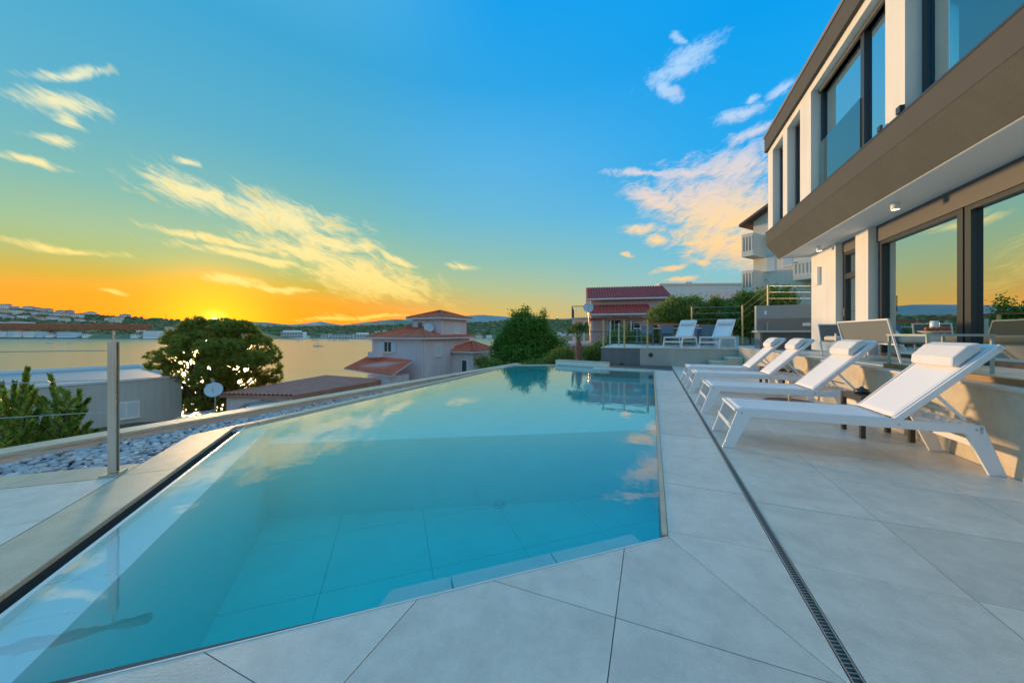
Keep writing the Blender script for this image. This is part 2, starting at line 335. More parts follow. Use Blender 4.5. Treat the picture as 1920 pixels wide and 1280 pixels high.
def water_mat(name, ripple, bs, absorb, dist=.01, stretch=(1, 1, 1)):
    m = bpy.data.materials.new(name); m.use_nodes = True; nt = m.node_tree; N = nt.nodes; L = nt.links; N.clear()
    tr = N.new('ShaderNodeBsdfTransparent'); gl = N.new('ShaderNodeBsdfGlossy'); gl.inputs['Roughness'].default_value = .015
    tc = N.new('ShaderNodeTexCoord'); mp = N.new('ShaderNodeMapping'); mp.inputs[3].default_value = stretch; L.new(tc.outputs['Object'], mp.inputs[0])
    nz = N.new('ShaderNodeTexNoise'); nz.inputs['Scale'].default_value = bs; nz.inputs['Detail'].default_value = 2; L.new(mp.outputs[0], nz.inputs[0])
    bp = N.new('ShaderNodeBump'); bp.inputs['Strength'].default_value = ripple; bp.inputs['Distance'].default_value = dist; L.new(nz.outputs[0], bp.inputs['Height'])
    lw = N.new('ShaderNodeLayerWeight'); lw.inputs[0].default_value = .5; L.new(bp.outputs[0], lw.inputs[1])
    pw_ = N.new('ShaderNodeMath'); pw_.operation = 'POWER'; L.new(lw.outputs['Facing'], pw_.inputs[0]); pw_.inputs[1].default_value = 2.5
    fr = N.new('ShaderNodeMath'); fr.operation = 'MULTIPLY_ADD'; fr.inputs[1].default_value = .96; fr.inputs[2].default_value = .025; L.new(pw_.outputs[0], fr.inputs[0]); L.new(bp.outputs[0], gl.inputs['Normal'])
    mx = N.new('ShaderNodeMixShader'); L.new(fr.outputs[0], mx.inputs[0]); L.new(tr.outputs[0], mx.inputs[1]); L.new(gl.outputs[0], mx.inputs[2])
    if absorb:
        df = N.new('ShaderNodeBsdfDiffuse'); df.inputs[0].default_value = (.06, .68, .72, 1)
        m0 = N.new('ShaderNodeMixShader'); m0.inputs[0].default_value = .08; L.new(tr.outputs[0], m0.inputs[1]); L.new(df.outputs[0], m0.inputs[2]); L.new(m0.outputs[0], mx.inputs[1])
    out = N.new('ShaderNodeOutputMaterial'); L.new(mx.outputs[0], out.inputs[0])
    if absorb:
        va = N.new('ShaderNodeVolumeAbsorption'); va.inputs[0].default_value = absorb[0]+(1,); va.inputs[1].default_value = absorb[1]; L.new(va.outputs[0], out.inputs[1])
    MATS[name] = m; return m
def leaf_mat(name, c1, c2, trans=.35, rough=.5):
    m = bpy.data.materials.new(name); m.use_nodes = True; nt = m.node_tree; N = nt.nodes; L = nt.links; b = N['Principled BSDF']; out = N['Material Output']
    g = N.new('ShaderNodeNewGeometry'); cr = N.new('ShaderNodeValToRGB'); L.new(g.outputs['Random Per Island'], cr.inputs[0])
    cr.color_ramp.elements[0].color = tuple(c1)+(1,); cr.color_ramp.elements[1].color = tuple(c2)+(1,)
    L.new(cr.outputs[0], b.inputs['Base Color']); b.inputs['Roughness'].default_value = rough; b.inputs['Specular IOR Level'].default_value = .3
    t = N.new('ShaderNodeBsdfTranslucent'); L.new(cr.outputs[0], t.inputs[0])
    mx = N.new('ShaderNodeMixShader'); mx.inputs[0].default_value = trans; L.new(b.outputs[0], mx.inputs[1]); L.new(t.outputs[0], mx.inputs[2]); L.new(mx.outputs[0], out.inputs[0])
    MATS[name] = m; return m
DECK = tile_mat('deck_porcelain', (.70, .66, .58), (.64, .60, .52), .42, .07)
COPE = tile_mat('coping_stone', (.58, .50, .36), (.50, .43, .31), .48)
WALLT = tile_mat('cladding_stone', (.66, .58, .44), (.60, .53, .41), .35)
GROUT = mat('grout', (.10, .11, .11), .9)
POOLW = mat('pool_lining', (.80, .97, .93), .5, var=.1, vs=2)
SHELF = mat('pool_shelf_stone', (.66, .70, .66), .5, var=.15, vs=3)
LIP = mat('white_lip', (.75, .76, .72), .3)
DARKG = mat('channel_render', (.09, .10, .10), .8, var=.2, vs=8)
WHITE = mat('white_render', (.78, .77, .72), .75, var=.07, vs=1.5, bump=.2, bs=160, streak=.08)
SOFF = mat('soffit_paint', (.72, .73, .72), .8)
BROWN = mat('taupe_render', (.118, .123, .112), .85, var=.16, vs=1.2, bump=.8, bs=150, grain=.3, streak=.12)
BROWN2 = mat('taupe_render_dark', (.080, .080, .072), .85, var=.12, vs=2, bump=.4, bs=220, grain=.15)
ANTH = mat('anthracite_frame', (.028, .034, .042), .35)
SHUT = mat('shutter_box', (.095, .10, .10), .5)
GLASS = glass_mat('window_glass', (.42, .52, .56), .74)
CLEARG = glass_mat('clear_glass', (.80, .95, .95), .30)
WFRAME = mat('white_powdercoat', (.80, .81, .82), .38, coat=.2)
SLING = mat('white_sling', (.82, .82, .83), .7, bump=.25, bs=500)
PILL = mat('white_fabric', (.80, .78, .76), .85, bump=.3, bs=350, var=.05, vs=12)
DBROWN = mat('dark_bronze', (.045, .038, .033), .4)
GMESH = mat('grey_sling', (.16, .18, .18), .65, bump=.3, bs=600)
CUSH = mat('cream_cushion', (.68, .62, .52), .9, bump=.3, bs=200, var=.1, vs=9)
STEEL = mat('brushed_steel', (.60, .57, .50), .38, metal=1, var=.25, vs=3, stretch=(30, 30, .6))
WOOD = mat('handrail_wood', (.34, .12, .045), .45, col2=(.20, .07, .03), vs=3, stretch=(1, 30, 30), bump=.2, bs=30)
TIMB = mat('timber', (.36, .22, .09), .6, col2=(.24, .14, .06), vs=4)
PINKW = mat('pink_render', (.66, .50, .47), .85, var=.12, vs=.8, bump=.1, bs=30, streak=.15)
LILAC = mat('lilac_render', (.68, .62, .64), .85, var=.1, vs=.6, streak=.12)
GREYW = mat('grey_render', (.46, .51, .49), .85, var=.10, vs=.5, streak=.12)
GREYR = mat('roof_membrane', (.26, .36, .38), .6, var=.15, vs=.7)
WHITEB = mat('white_facade', (.78, .66, .64), .85, var=.1, vs=.5, streak=.12)
CREAMB = mat('cream_facade', (.84, .78, .66), .85, var=.08, vs=.5, streak=.12)
ROOF = mat('clay_tiles', (.58, .15, .07), .8, col2=(.40, .09, .045), vs=2.2, island=.1, bump=.4, bs=12)
ROOF2 = mat('dark_red_tiles', (.50, .07, .055), .75, col2=(.34, .045, .04), vs=3, bump=.4, bs=12)
MAROON = mat('maroon_sheet', (.46, .20, .13), .5, var=.2, vs=2)
FARROOF = mat('far_roof', (.45, .16, .10), .85)
WINB = mat('dark_pane', (.03, .05, .07), .12, spec=.8)
SHUTB = mat('pale_shutter', (.50, .62, .68), .6)
BARK = mat('bark', (.10, .06, .04), .95, col2=(.05, .03, .02), vs=9, bump=.8, bs=25)
# ------------------------------------------------------------------ ground, sea, hills
def sm(a, b, x):
    t = min(1, max(0, (x-a)/(b-a))); return t*t*(3-2*t)
SEA = -11.0
def gz(x, y):
    base = -4.0 - 9.5*sm(19, 42, y)
    k = sm(-2, 4, x-.05*(y-14))                    # the slope climbs to the right
    hi = -1.6 + .06*max(0, y-14) + .20*max(0, x-8)*sm(14, 26, y)
    hi = min(hi, .6+.12*max(0, x-8)); hi = hi*(1-sm(60, 110, y)) + (-13)*sm(60, 110, y)
    z = base*(1-k) + hi*k
    under = sm(-8.5, -6.5, x)*(1-sm(11.5, 14, y))    # keep clear below the pool and the terraces
    return z*(1-under) + (-4.0)*under + .12*math.sin(x*.9)*math.cos(y*.7)
def grid_mesh(xs, ys, f):
    vs = [(x, y, f(x, y)) for y in ys for x in xs]; n = len(xs)
    return vs, [(j*n+i, j*n+i+1, (j+1)*n+i+1, (j+1)*n+i) for j in range(len(ys)-1) for i in range(n-1)]
SOIL = mat('dry_grass_soil', (.13, .15, .06), .95, col2=(.10, .09, .05), vs=.6, bump=.8, bs=6)
g = MB(); xs = [-900, -500, -250, -120]+[-80+2*i for i in range(96)]+[130, 200, 320, 520, 900]; ys = [-400, -200, -100, -50]+[-30+2*i for i in range(76)]+[140, 200]
g.add(*grid_mesh(xs, ys, gz)); g.build('ground', SOIL, kind='structure', smooth=True)
SEAM = mat('sea', (.24, .27, .17), .22, spec=1.0)
nt = SEAM.node_tree; b = nt.nodes['Principled BSDF']; b.inputs['IOR'].default_value = 1.9
tc = nt.nodes.new('ShaderNodeTexCoord'); mp = nt.nodes.new('ShaderNodeMapping'); mp.inputs[3].default_value = (.35, .8, 1); nt.links.new(tc.outputs['Object'], mp.inputs[0])
nz = nt.nodes.new('ShaderNodeTexNoise'); nz.inputs['Scale'].default_value = 1; nz.inputs['Detail'].default_value = 4; nt.links.new(mp.outputs[0], nz.inputs[0])
mp2 = nt.nodes.new('ShaderNodeMapping'); mp2.inputs[3].default_value = (.006, .03, 1); mp2.inputs[2].default_value = (0, 0, .25); nt.links.new(tc.outputs['Object'], mp2.inputs[0])
nz2 = nt.nodes.new('ShaderNodeTexNoise'); nz2.inputs['Scale'].default_value = 1; nz2.inputs['Detail'].default_value = 3; nt.links.new(mp2.outputs[0], nz2.inputs[0])
bs_ = nt.nodes.new('ShaderNodeMapRange'); nt.links.new(nz2.outputs[0], bs_.inputs[0]); bs_.inputs[1].default_value = .42; bs_.inputs[2].default_value = .56; bs_.inputs[3].default_value = .08; bs_.inputs[4].default_value = .2
bp = nt.nodes.new('ShaderNodeBump'); bp.inputs['Distance'].default_value = .6; nt.links.new(bs_.outputs[0], bp.inputs['Strength']); nt.links.new(nz.outputs[0], bp.inputs['Height']); nt.links.new(bp.outputs[0], b.inputs['Normal'])
MB().add([(-9000, 14, SEA), (9000, 14, SEA), (9000, 12000, SEA), (-9000, 12000, SEA)], [(0, 1, 2, 3)]).build('sea', SEAM, kind='structure')
def nzf(x, s=0):
    return (math.sin(x*.021+s)+.6*math.sin(x*.053+1.7*s)+.35*math.sin(x*.127+2.3*s)+.2*math.sin(x*.31+s))/2.15
def interp(tab, x):
    if x <= tab[0][0]: return tab[0][1]
    for (a, ya), (b_, yb) in zip(tab, tab[1:]):
        if x <= b_: return ya+(yb-ya)*(x-a)/(b_-a)
    return tab[-1][1]
def hill(name, tab, Y0, Y1, m, rough=1.0, x0=-900, x1=3000, step=6, seed=1, pw=.75):
    """land rising from the shore at Y0 to a ridge at Y1; tab gives ridge heights by bearing"""
    mb = MB(); cols = list(range(x0, x1, step)); rows = 16; rg = random.Random(seed); vs = []
    for j in range(rows+4):
        t = j/rows
        for px in cols:
            if j <= rows:
                Y = Y0+(Y1-Y0)*t; zr = EYE+(626-interp(tab, px))*Y1/640; z = SEA-.5+(zr-SEA+.5)*(t**pw)
            else:
                Y = Y1+(Y1-Y0)*(j-rows)*.5; zr = EYE+(626-interp(tab, px))*Y1/640; z = zr-(zr-SEA)*((j-rows)/3)**1.3-1
            amp = rough*Y/640*(.8 if 0 < j <= rows else 0)
            z += amp*(nzf(px*2.3+j*41, seed)+rg.uniform(-.5, .5)*.8)
            vs.append(((px-960)/640*Y, Y, z))
    n = len(cols)
    mb.add(vs, [(j*n+i, j*n+i+1, (j+1)*n+i+1, (j+1)*n+i) for j in range(rows+3) for i in range(n-1)])
    return mb.build(name, m, kind='structure', smooth=True)
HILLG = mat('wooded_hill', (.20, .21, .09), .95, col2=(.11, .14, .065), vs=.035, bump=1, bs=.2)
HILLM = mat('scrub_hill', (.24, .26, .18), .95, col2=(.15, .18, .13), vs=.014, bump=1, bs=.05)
HILLB = mat('haze_tinted_mountain', (.30, .34, .34), .95, col2=(.24, .29, .30), vs=.004)  # no haze in the air: its paleness is put into this colour
RID_L = [(-900, 560), (-200, 566), (0, 577), (60, 580), (110, 586), (170, 590), (230, 594), (290, 598), (330, 601), (380, 604), (440, 612), (500, 622), (560, 634), (700, 640)]
RID_N = [(250, 640), (330, 609), (400, 607), (470, 611), (560, 613), (640, 612), (720, 611), (800, 606), (850, 606), (900, 606), (950, 601), (1000, 601), (1045, 600), (1120, 596), (1400, 590), (3000, 590)]
RID_M = [(-900, 602), (330, 603), (430, 602), (500, 604), (540, 608), (575, 609), (640, 609), (690, 603), (740, 599), (800, 604), (900, 602), (1000, 599), (1100, 596), (1500, 585), (3000, 590)]
RID_B = [(-900, 610), (500, 612), (570, 606), (600, 602), (640, 609), (690, 603), (740, 598), (790, 600), (830, 596), (870, 592), (905, 590), (950, 594), (985, 600), (1050, 602), (1300, 596), (3000, 600)]
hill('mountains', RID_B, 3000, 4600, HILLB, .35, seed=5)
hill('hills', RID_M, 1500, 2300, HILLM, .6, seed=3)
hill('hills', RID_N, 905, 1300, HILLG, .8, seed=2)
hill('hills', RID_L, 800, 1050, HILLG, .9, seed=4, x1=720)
def on_left(px, t): # point on the left hill
    Y = 800+250*t; zr = EYE+(626-interp(RID_L, px))*1050/640
    return (px-960)/640*Y, Y, SEA-.5+(zr-SEA+.5)*(t**.75)
def on_right(px, t):
    Y = 905+395*t; zr = EYE+(626-interp(RID_N, px))*1300/640
    return (px-960)/640*Y, Y, SEA-.5+(zr-SEA+.5)*(t**.75)
# ------------------------------------------------------------------ polygons
def clip(poly, a, b, c):
    """keep the part with a*x+b*y+c >= 0"""
    out = []
    for i in range(len(poly)):
        p, q = poly[i], poly[(i+1) % len(poly)]; fp = a*p[0]+b*p[1]+c; fq = a*q[0]+b*q[1]+c
        if fp >= 0: out.append(p)
        if (fp >= 0) != (fq >= 0):
            t = fp/(fp-fq); out.append((p[0]+(q[0]-p[0])*t, p[1]+(q[1]-p[1])*t))
    return out
def area(p): return abs(sum(p[i][0]*p[(i+1) % len(p)][1]-p[(i+1) % len(p)][0]*p[i][1] for i in range(len(p))))/2
def left_of(p, q, off=0):
    """half-plane to the left of p->q, moved inwards by off"""
    dx, dy = q[0]-p[0], q[1]-p[1]; l = math.hypot(dx, dy); a, b_ = -dy/l, dx/l
    return a, b_, -(a*p[0]+b_*p[1])-off
def inset(poly, d):
    n = len(poly); a = sum(poly[i][0]*poly[(i+1) % n][1]-poly[(i+1) % n][0]*poly[i][1] for i in range(n))
    if a < 0: poly = poly[::-1]
    r = poly
    for i in range(n):
        r = clip(r, *left_of(poly[i], poly[(i+1) % n], d))
        if len(r) < 3: return []
    return r
def lay(parent, name, m, xs, ys, planes, z0, z1, gap=.0018, off=None):
    """lay stones on a grid, cut along the given half-planes"""
    k = 0
    for i in range(len(xs)-1):
        for j in range(len(ys)-1):
            p = [(xs[i], ys[j]), (xs[i+1], ys[j]), (xs[i+1], ys[j+1]), (xs[i], ys[j+1])]
            for pl in planes: p = clip(p, *pl) if len(p) > 2 else []
            if len(p) < 3 or area(p) < .004: continue
            p = inset(p, gap)
            if len(p) < 3: continue
            dz = rnd.uniform(-.0008, .0008)
            MB().prism(p, z0, z1+dz).build(name, m, parent); k += 1
    return k
# pool outline in (across, along)
A = (.08, 2.04); B = (.08, 11.06); C = (-3.10, 11.97); D = (-4.53, 11.30); E = (-4.56, 2.62); F = (-2.05, .16)
OUT = [A, B, C, D, E, F]                                            # anticlockwise? (checked by prism)
# ------------------------------------------------------------------ deck
deck = MB(); deckroot = uvstruct('deck', MB().prism([(.05, 2.0), (.05, 11.2), (-1.8, 12.9), (2.6, 12.9), (2.6, -2.5), (-6.0, -2.5), (-6.0, -1.2), (-2.2, .10)], -.30, -.014), GROUT)
us = [.69-.66*4, .69-.66*3, .69-.66*2, .03, .69, 1.38]+[2.03+.65*i for i in range(18)]
# strip between pool and drain, with the mitred near end
mit0, mit1 = (.08, 2.04), (.575, 1.39)
mdir = (mit1[0]-mit0[0], mit1[1]-mit0[1]); mfar = (mit0[0]+mdir[0]*3, mit0[1]+mdir[1]*3)
vstrip = [.082, .584]
ustrip = [1.0, 2.10]+[2.10+.67*i for i in range(1, 15)]
lay(deckroot, 'tile', DECK, vstrip, ustrip, [left_of(mit0, mit1), (0,-1,11.05)], -.03, 0)
us2 = [u for u in us if u < 12.95]+[12.9]
lay(deckroot, 'tile', DECK, [.626, 1.24, 2.0, 2.56], us2, [], -.03, 0)
lay(deckroot, 'tile', DECK, [-3.21, -2.44, -1.67, -.90, -.13, .575], [u for u in us if u < 2.1], [left_of(A, F, .0065), left_of(mfar, mit0, 0)], -.03, 0)
_l = math.hypot(F[0]-A[0], F[1]-A[1]); _nx, _ny = -(F[1]-A[1])/_l, (F[0]-A[0])/_l
MB().prism([A, F, (F[0]+_nx*.006, F[1]+_ny*.006), (A[0]+_nx*.006, A[1]+_ny*.006)], -.033, .001).build('edge_strip', LIP, deckroot)
# beyond the pool's far end
lay(deckroot, 'tile', DECK, [-1.75, -.65, .0], [11.0, 11.65, 12.3, 12.9], [left_of((.30, 11.30), (-3.10, 12.27))and (lambda a, b_, c: (-a, -b_, -c))(*left_of((-3.10, 12.27), (.30, 11.30)))], -.03, 0)
lay(deckroot, 'tile', DECK, [0, .575], [11.0, 11.65, 12.3, 12.9], [(lambda a, b_, c: (-a, -b_, -c))(*left_of((-3.10, 12.27), (.30, 11.30)))], -.03, 0)
# slot drain along the loungers
dr = MB().box(.5845, .6255, -2.5, 11.9, -.05, -.02); drain = uvstruct('slot_drain', dr, DARKG, kind=None, label='long narrow black slot drain with steel edges running beside the loungers', cat='drain')
MB().box(.586, .591, -2.5, 11.9, -.04, .0012).build('edge_rail', STEEL, drain); MB().box(.619, .624, -2.5, 11.9, -.04, .0012).build('edge_rail', STEEL, drain)
gm = MB()
for i in range(700):
    u = -1.0+i*.018; gm.add([(.591, u, -.006), (.619, u+.006, -.006), (.619, u+.0100, -.006), (.591, u+.0040, -.006)], [(0, 1, 2, 3)])
gm.build('grate', STEEL, drain, kind='stuff')
# ------------------------------------------------------------------ pool
pool = root('swimming_pool', (-2, 6, -.02), 0, 'irregular infinity swimming pool with turquoise water and pale stone ledges', 'pool', uv=True)
zf = -1.15
def shrink(poly, d): return inset(poly, d)
inner = inset(OUT, .0)
# side walls as thin prisms outside the outline
def wall_seg(p, q, th, z0, z1, name, m, out=1):
    dx, dy = q[0]-p[0], q[1]-p[1]; l = math.hypot(dx, dy); nx, ny = dy/l*th*out, -dx/l*th*out
    return MB().prism([p, q, (q[0]+nx, q[1]+ny), (p[0]+nx, p[1]+ny)], z0, z1).build(name, m, pool)
# orientation: make sure 'out' points outwards
_a = sum(OUT[i][0]*OUT[(i+1) % 6][1]-OUT[(i+1) % 6][0]*OUT[i][1] for i in range(6)); so_ = 1 if _a > 0 else -1
wall_seg(A, B, .16, zf-.1, -.034, 'pool_wall', POOLW, so_); wall_seg(B, C, .16, zf-.1, -.034, 'pool_wall', POOLW, so_); wall_seg(C, D, .16, zf-.1, -.034, 'pool_wall', POOLW, so_)
wall_seg(D, E, .07, zf-.1, -.034, 'pool_wall', POOLW, so_); wall_seg(F, A, .16, zf-.1, -.034, 'pool_wall', POOLW, so_)
wall_seg(E, F, .022, -.60, -.0225, 'weir_edge', LIP, so_)
def wedge_in(p, q, w, z0, z1, name, m, t0=0, t1=1, cham=0):
    dx, dy = q[0]-p[0], q[1]-p[1]; l = math.hypot(dx, dy); nx, ny = -dy/l*so_, dx/l*so_
    a = (p[0]+dx*t0, p[1]+dy*t0); b_ = (p[0]+dx*t1, p[1]+dy*t1)
    ins0 = (a[0]+nx*w+dx/l*cham, a[1]+ny*w+dy/l*cham); ins1 = (b_[0]+nx*w, b_[1]+ny*w)
    return MB().prism([a, b_, ins1, ins0], z0, z1).build(name, m, pool)
wedge_in(E, F, .235, zf, -.065, 'weir_shelf', mat('white_shelf', (.88, .88, .86), .5), 0.0, 1)
for (t0, t1, ch) in ((.434, .60, .19), (.603, .80, 0), (.803, 1.0, 0)):
    wedge_in(F, A, .295, zf, -.15, 'bench_slab', SHELF, t0, t1, ch)
LED0, LED1 = (-4.55, 2.60), (.08, 5.20)
lay(pool, 'ledge_tile', POOLW, [-4.6, -3.4, -2.2, -1.0, .08], [2.5, 3.7, 4.9, 6.1, 7.3, 8.5, 9.7, 10.9, 12.1], [left_of(OUT[i], OUT[(i+1) % 6]) if so_ > 0 else left_of(OUT[(i+1) % 6], OUT[i]) for i in (0, 1, 2, 3)]+[left_of(LED0, LED1)], -.28, -.24, .003)
lb0 = [p for p in [(-4.53, 2.61), (.08, 5.20), (.08, 11.06), (-3.10, 11.97), (-4.53, 11.30)]]; MB().prism(lb0, zf, -.2805).build('ledge', POOLW, pool)
# floor tiles, square to the near edge
fa = math.atan2(A[1]-F[1], A[0]-F[0]); fr_ = root('pool_floor', (0, 0, 0)); bpy.data.objects.remove(fr_)
ca, sa_ = math.cos(fa), math.sin(fa)
def rotp(p): return (p[0]*ca-p[1]*sa_, p[0]*sa_+p[1]*ca)
pl = [left_of(OUT[i], OUT[(i+1) % 6]) if so_ > 0 else left_of(OUT[(i+1) % 6], OUT[i]) for i in range(6)]
for i in range(-12, 8):
    for j in range(-4, 12):
        w = .95; q = [rotp((i*w+.35, j*w+.5)), rotp((i*w+w+.35, j*w+.5)), rotp((i*w+w+.35, j*w+w+.5)), rotp((i*w+.35, j*w+w+.5))]
        for h in pl: q = clip(q, *h) if len(q) > 2 else []
        if len(q) > 2: q = clip(q, *left_of(LED1, LED0, -.3))
        if len(q) < 3 or area(q) < .01: continue
        q = inset(q, .003)
        if len(q) > 2: MB().prism(q, zf-.05, zf).build('floor_tile', POOLW, pool)
MB().prism(OUT, zf-.12, zf-.02).build('floor_slab', mat('pool_grout', (.42, .56, .53), .8), pool)
cx, cy = -1.86, 4.10
fd = MB().lathe([(.0, 0), (.095, 0), (.095, .012), (.085, .018), (0, .018)], (cx, cy, zf+.001), 24).build('floor_drain', LIP, pool)
sl_ = MB()
for k in range(12):
    t = k*math.pi/6; sl_.add([(cx+math.cos(t+a_)*r_, cy+math.sin(t+a_)*r_, zf+.021) for a_, r_ in ((-.12, .045), (.12, .045), (.09, .07), (-.09, .07))], [(0, 1, 2, 3)])
sl_.build('drain_slots', DARKG, fd)
WATER = water_mat('pool_water', .08, 6, ((.0, .905, .90), 1.2), stretch=(1, 1, 1))
wp = []
for i in range(6): wp.append(OUT[i])
wpo = [(.09, 2.03), (.09, 11.07), (-3.10, 11.985), (-4.54, 11.31), (-4.57, 2.615), (-2.06, .150)]
MB().prism(wpo, zf-.015, -.024).build('water', WATER, pool)
# catch channel and the stone band along the weir
e2 = (.717, -.697); n2 = (.697, .717)                                # (across, along) directions of the weir: towards the near corner, inwards
def SR(s, r_): return (E[0]+e2[0]*s+n2[0]*r_, E[1]+e2[1]*s+n2[1]*r_)
chan = root('overflow_channel', (SR(2, -.2)[0], SR(2, -.2)[1], -.5), 0, 'deep dark overflow channel between the pool weir and the stone coping', 'channel', uv=True)
MB().prism([SR(-.0, -.022), SR(4.6, -.022), SR(4.6, -.115), SR(.10, -.115)], -.62, -.50).build('channel_bed', DARKG, chan)
MB().prism([SR(.11, -.112), SR(4.6, -.112), SR(4.6, -.30), SR(.25, -.30)], -.62, -.031).build('channel_wall', DARKG, chan)
cop = root('pool_coping', (SR(1, -.3)[0], SR(1, -.3)[1], -.03), 0, 'beige stone coping band along the left edge of the pool', 'coping', uv=True)
cuts = [.12, 1.44, 2.9, 4.4]
for i in range(3):
    a_, b_ = cuts[i], cuts[i+1]
    p = [SR(a_, -.10), SR(b_, -.10), SR(b_, -.43), SR(.30 if i == 0 else a_, -.43)]
    if i == 0: p = [SR(.07, -.10), SR(b_, -.10), SR(b_, -.43), SR(.30, -.43), (-4.65, 2.12)]
    MB().prism(inset(p, .0015), -.03, 0).build('stone', COPE, cop, bev=.003)
p = [(-4.65, 2.123), SR(.07, -.103), (-4.562, 2.61), (-4.562, 2.75), (-4.65, 2.75)]
MB().prism(p, -.03, 0).build('stone', COPE, cop)
ulist = [2.753+1.22*i for i in range(7)]+[11.30]
for a_, b_ in zip(ulist, ulist[1:]): MB().box(-4.65, -4.548, a_+.0015, b_-.0015, -.03, 0).build('stone', COPE, cop, bev=.002)
MB().prism([(-4.65, 11.302), (-4.53, 11.302), (-3.10, 11.975), (-3.15, 12.10), (-4.65, 11.40)], -.03, 0).build('stone', COPE, cop)
# trim along the right pool edge, and the raised coping at the far end
tr_ = root('edge_trim', (.065, 6, -.03), 0, 'thin cream stone trim along the right edge of the pool', 'trim', uv=True)
ul = [2.06+1.5*i for i in range(6)]+[11.08]
for a_, b_ in zip(ul, ul[1:]): MB().box(.052, .0805, a_+.001, b_-.001, -.031, .003).build('stone', COPE, tr_)
fc = root('raised_kerb', (-2.3, 11.9, 0), 0, 'raised cream stone kerb at the far end of the pool', 'kerb', uv=True)
def alongBC(t, o=0):
    dx, dy = C[0]-B[0], C[1]-B[1]; l = math.hypot(dx, dy); nx, ny = (-dy/l, dx/l); nx, ny = (nx, ny) if ny > 0 else (-nx, -ny)
    return (B[0]+dx*t+nx*o, B[1]+dy*t+ny*o)
for a_, b_ in ((0, .2), (.2, .4), (.4, .55), (.55, .78), (.78, 1.02)):
    MB().prism(inset([alongBC(a_, -.01), alongBC(b_, -.01), alongBC(b_, .25), alongBC(a_, .25)], .0015), -.031, .006).build('stone', COPE, fc)
MB().prism([alongBC(.46, .06), alongBC(1.04, .02), alongBC(1.04, .30), alongBC(.46, .30)], -.10, .135).build('kerb_block', WHITE, fc)
MB().prism([alongBC(.455, .045), alongBC(1.045, .005), alongBC(1.045, .315), alongBC(.455, .315)], .1355, .165).build('kerb_cap', COPE, fc)
# parapet outside the pebble bed
par = root('parapet', (-5.4, 5, 0), 0, 'low parapet wall capped with cream stone outside the pebble bed', 'parapet', uv=True)
PA, PB = (-6.63, -4.0), (-4.85, 11.9)
PA, P1, PB = (-6.30, -3.5), (-6.00, -1.0), (-4.80, 12.0)
def seg(p, q, t): return (p[0]+(q[0]-p[0])*t, p[1]+(q[1]-p[1])*t)
def off(p, q, o):
    dx, dy = q[0]-p[0], q[1]-p[1]; l = math.hypot(dx, dy); return (dy/l*o, -dx/l*o)
for (p, q, n) in ((PA, P1, 3), (P1, PB, 9)):
    for i in range(n):
        a_, b_ = seg(p, q, i/n), seg(p, q, (i+1)/n); ox, oy = off(p, q, .27)
        MB().prism(inset([a_, b_, (b_[0]+ox, b_[1]+oy), (a_[0]+ox, a_[1]+oy)], .0012), -.035, 0).build('cap_stone', COPE, par, bev=.003)
    ox, oy = off(p, q, .235); o1, o2 = off(p, q, .02)
    MB().prism([(p[0]+o1, p[1]+o2), (q[0]+o1, q[1]+o2), (q[0]+ox, q[1]+oy), (p[0]+ox, p[1]+oy)], -4.2, -.035).build('wall', WHITE, par)
# band of stone where the post stands, left deck tiles
bandr = root('stone_band', (SR(1.3, -.9)[0], SR(1.3, -.9)[1], 0), 0, 'cream stone band crossing under the railing post', 'stone band', uv=True)
def srbox(s0, s1, r0, r1): return [SR(s0, r0), SR(s1, r0), SR(s1, r1), SR(s0, r1)]
for r0, r1 in ((-.433, -1.05), (-1.053, -1.68), (-1.683, -2.3)):
    sk = lambda r_: .085*(r_+.43)
    MB().prism([SR(1.17+sk(r0), r0), SR(1.47+sk(r0), r0), SR(1.47+sk(r1), r1), SR(1.17+sk(r1), r1)], -.03, .0005).build('stone', COPE, bandr)
ld = uvstruct('side_deck', MB().prism([SR(1.2, -.43), SR(5, -.43), SR(5, -3.2), SR(.95, -3.2)], -.3, -.031), GROUT)
for i in range(6):
    for j in range(4):
        s0 = 1.48+i*.66; r0 = -.433-j*.66; sk0, sk1 = ((.085*(r0+.43), .085*(r0-.66+.43)) if i == 0 else (0, 0))
        MB().prism(inset([SR(s0+sk0, r0), SR(s0+.66, r0), SR(s0+.66, r0-.66), SR(s0+sk1, r0-.66)], .0018), -.03, 0).build('tile', DECK, ld)
# pebbles
BED = mat('bed_gravel', (.07, .08, .09), .95)
bedpoly = [(-4.65, 2.75), (-4.65, 11.5), (-4.60, 12.0), (-5.1, 10), (-5.6, 1.2), (-6.6, -2.5), SR(1.0, -3.0), SR(1.18, -.43), SR(.30, -.43), (-4.65, 2.12)]
bed = uvstruct('pebble_bed', MB().prism([(-4.60, 12.0), (-5.30, 6), (-5.8, 1.2), (-6.2, -2.5), (-5.0, -1.2), SR(1.3, -.43), (-4.3, 2.1), (-4.56, 2.7)], -.25, -.125), BED)
PEB = mat('pebble', (.56, .56, .55), .55, col2=(.40, .41, .42), vs=14, bump=.15, bs=60)
nt = PEB.node_tree; bb = nt.nodes['Principled BSDF']; src = bb.inputs['Base Color'].links[0].from_socket
oi = nt.nodes.new('ShaderNodeObjectInfo'); gi = nt.nodes.new('ShaderNodeNewGeometry'); ad = nt.nodes.new('ShaderNodeMath'); ad.operation = 'ADD'; nt.links.new(oi.outputs['Random'], ad.inputs[0]); nt.links.new(gi.outputs['Random Per Island'], ad.inputs[1])
fr = nt.nodes.new('ShaderNodeMath'); fr.operation = 'FRACT'; nt.links.new(ad.outputs[0], fr.inputs[0])
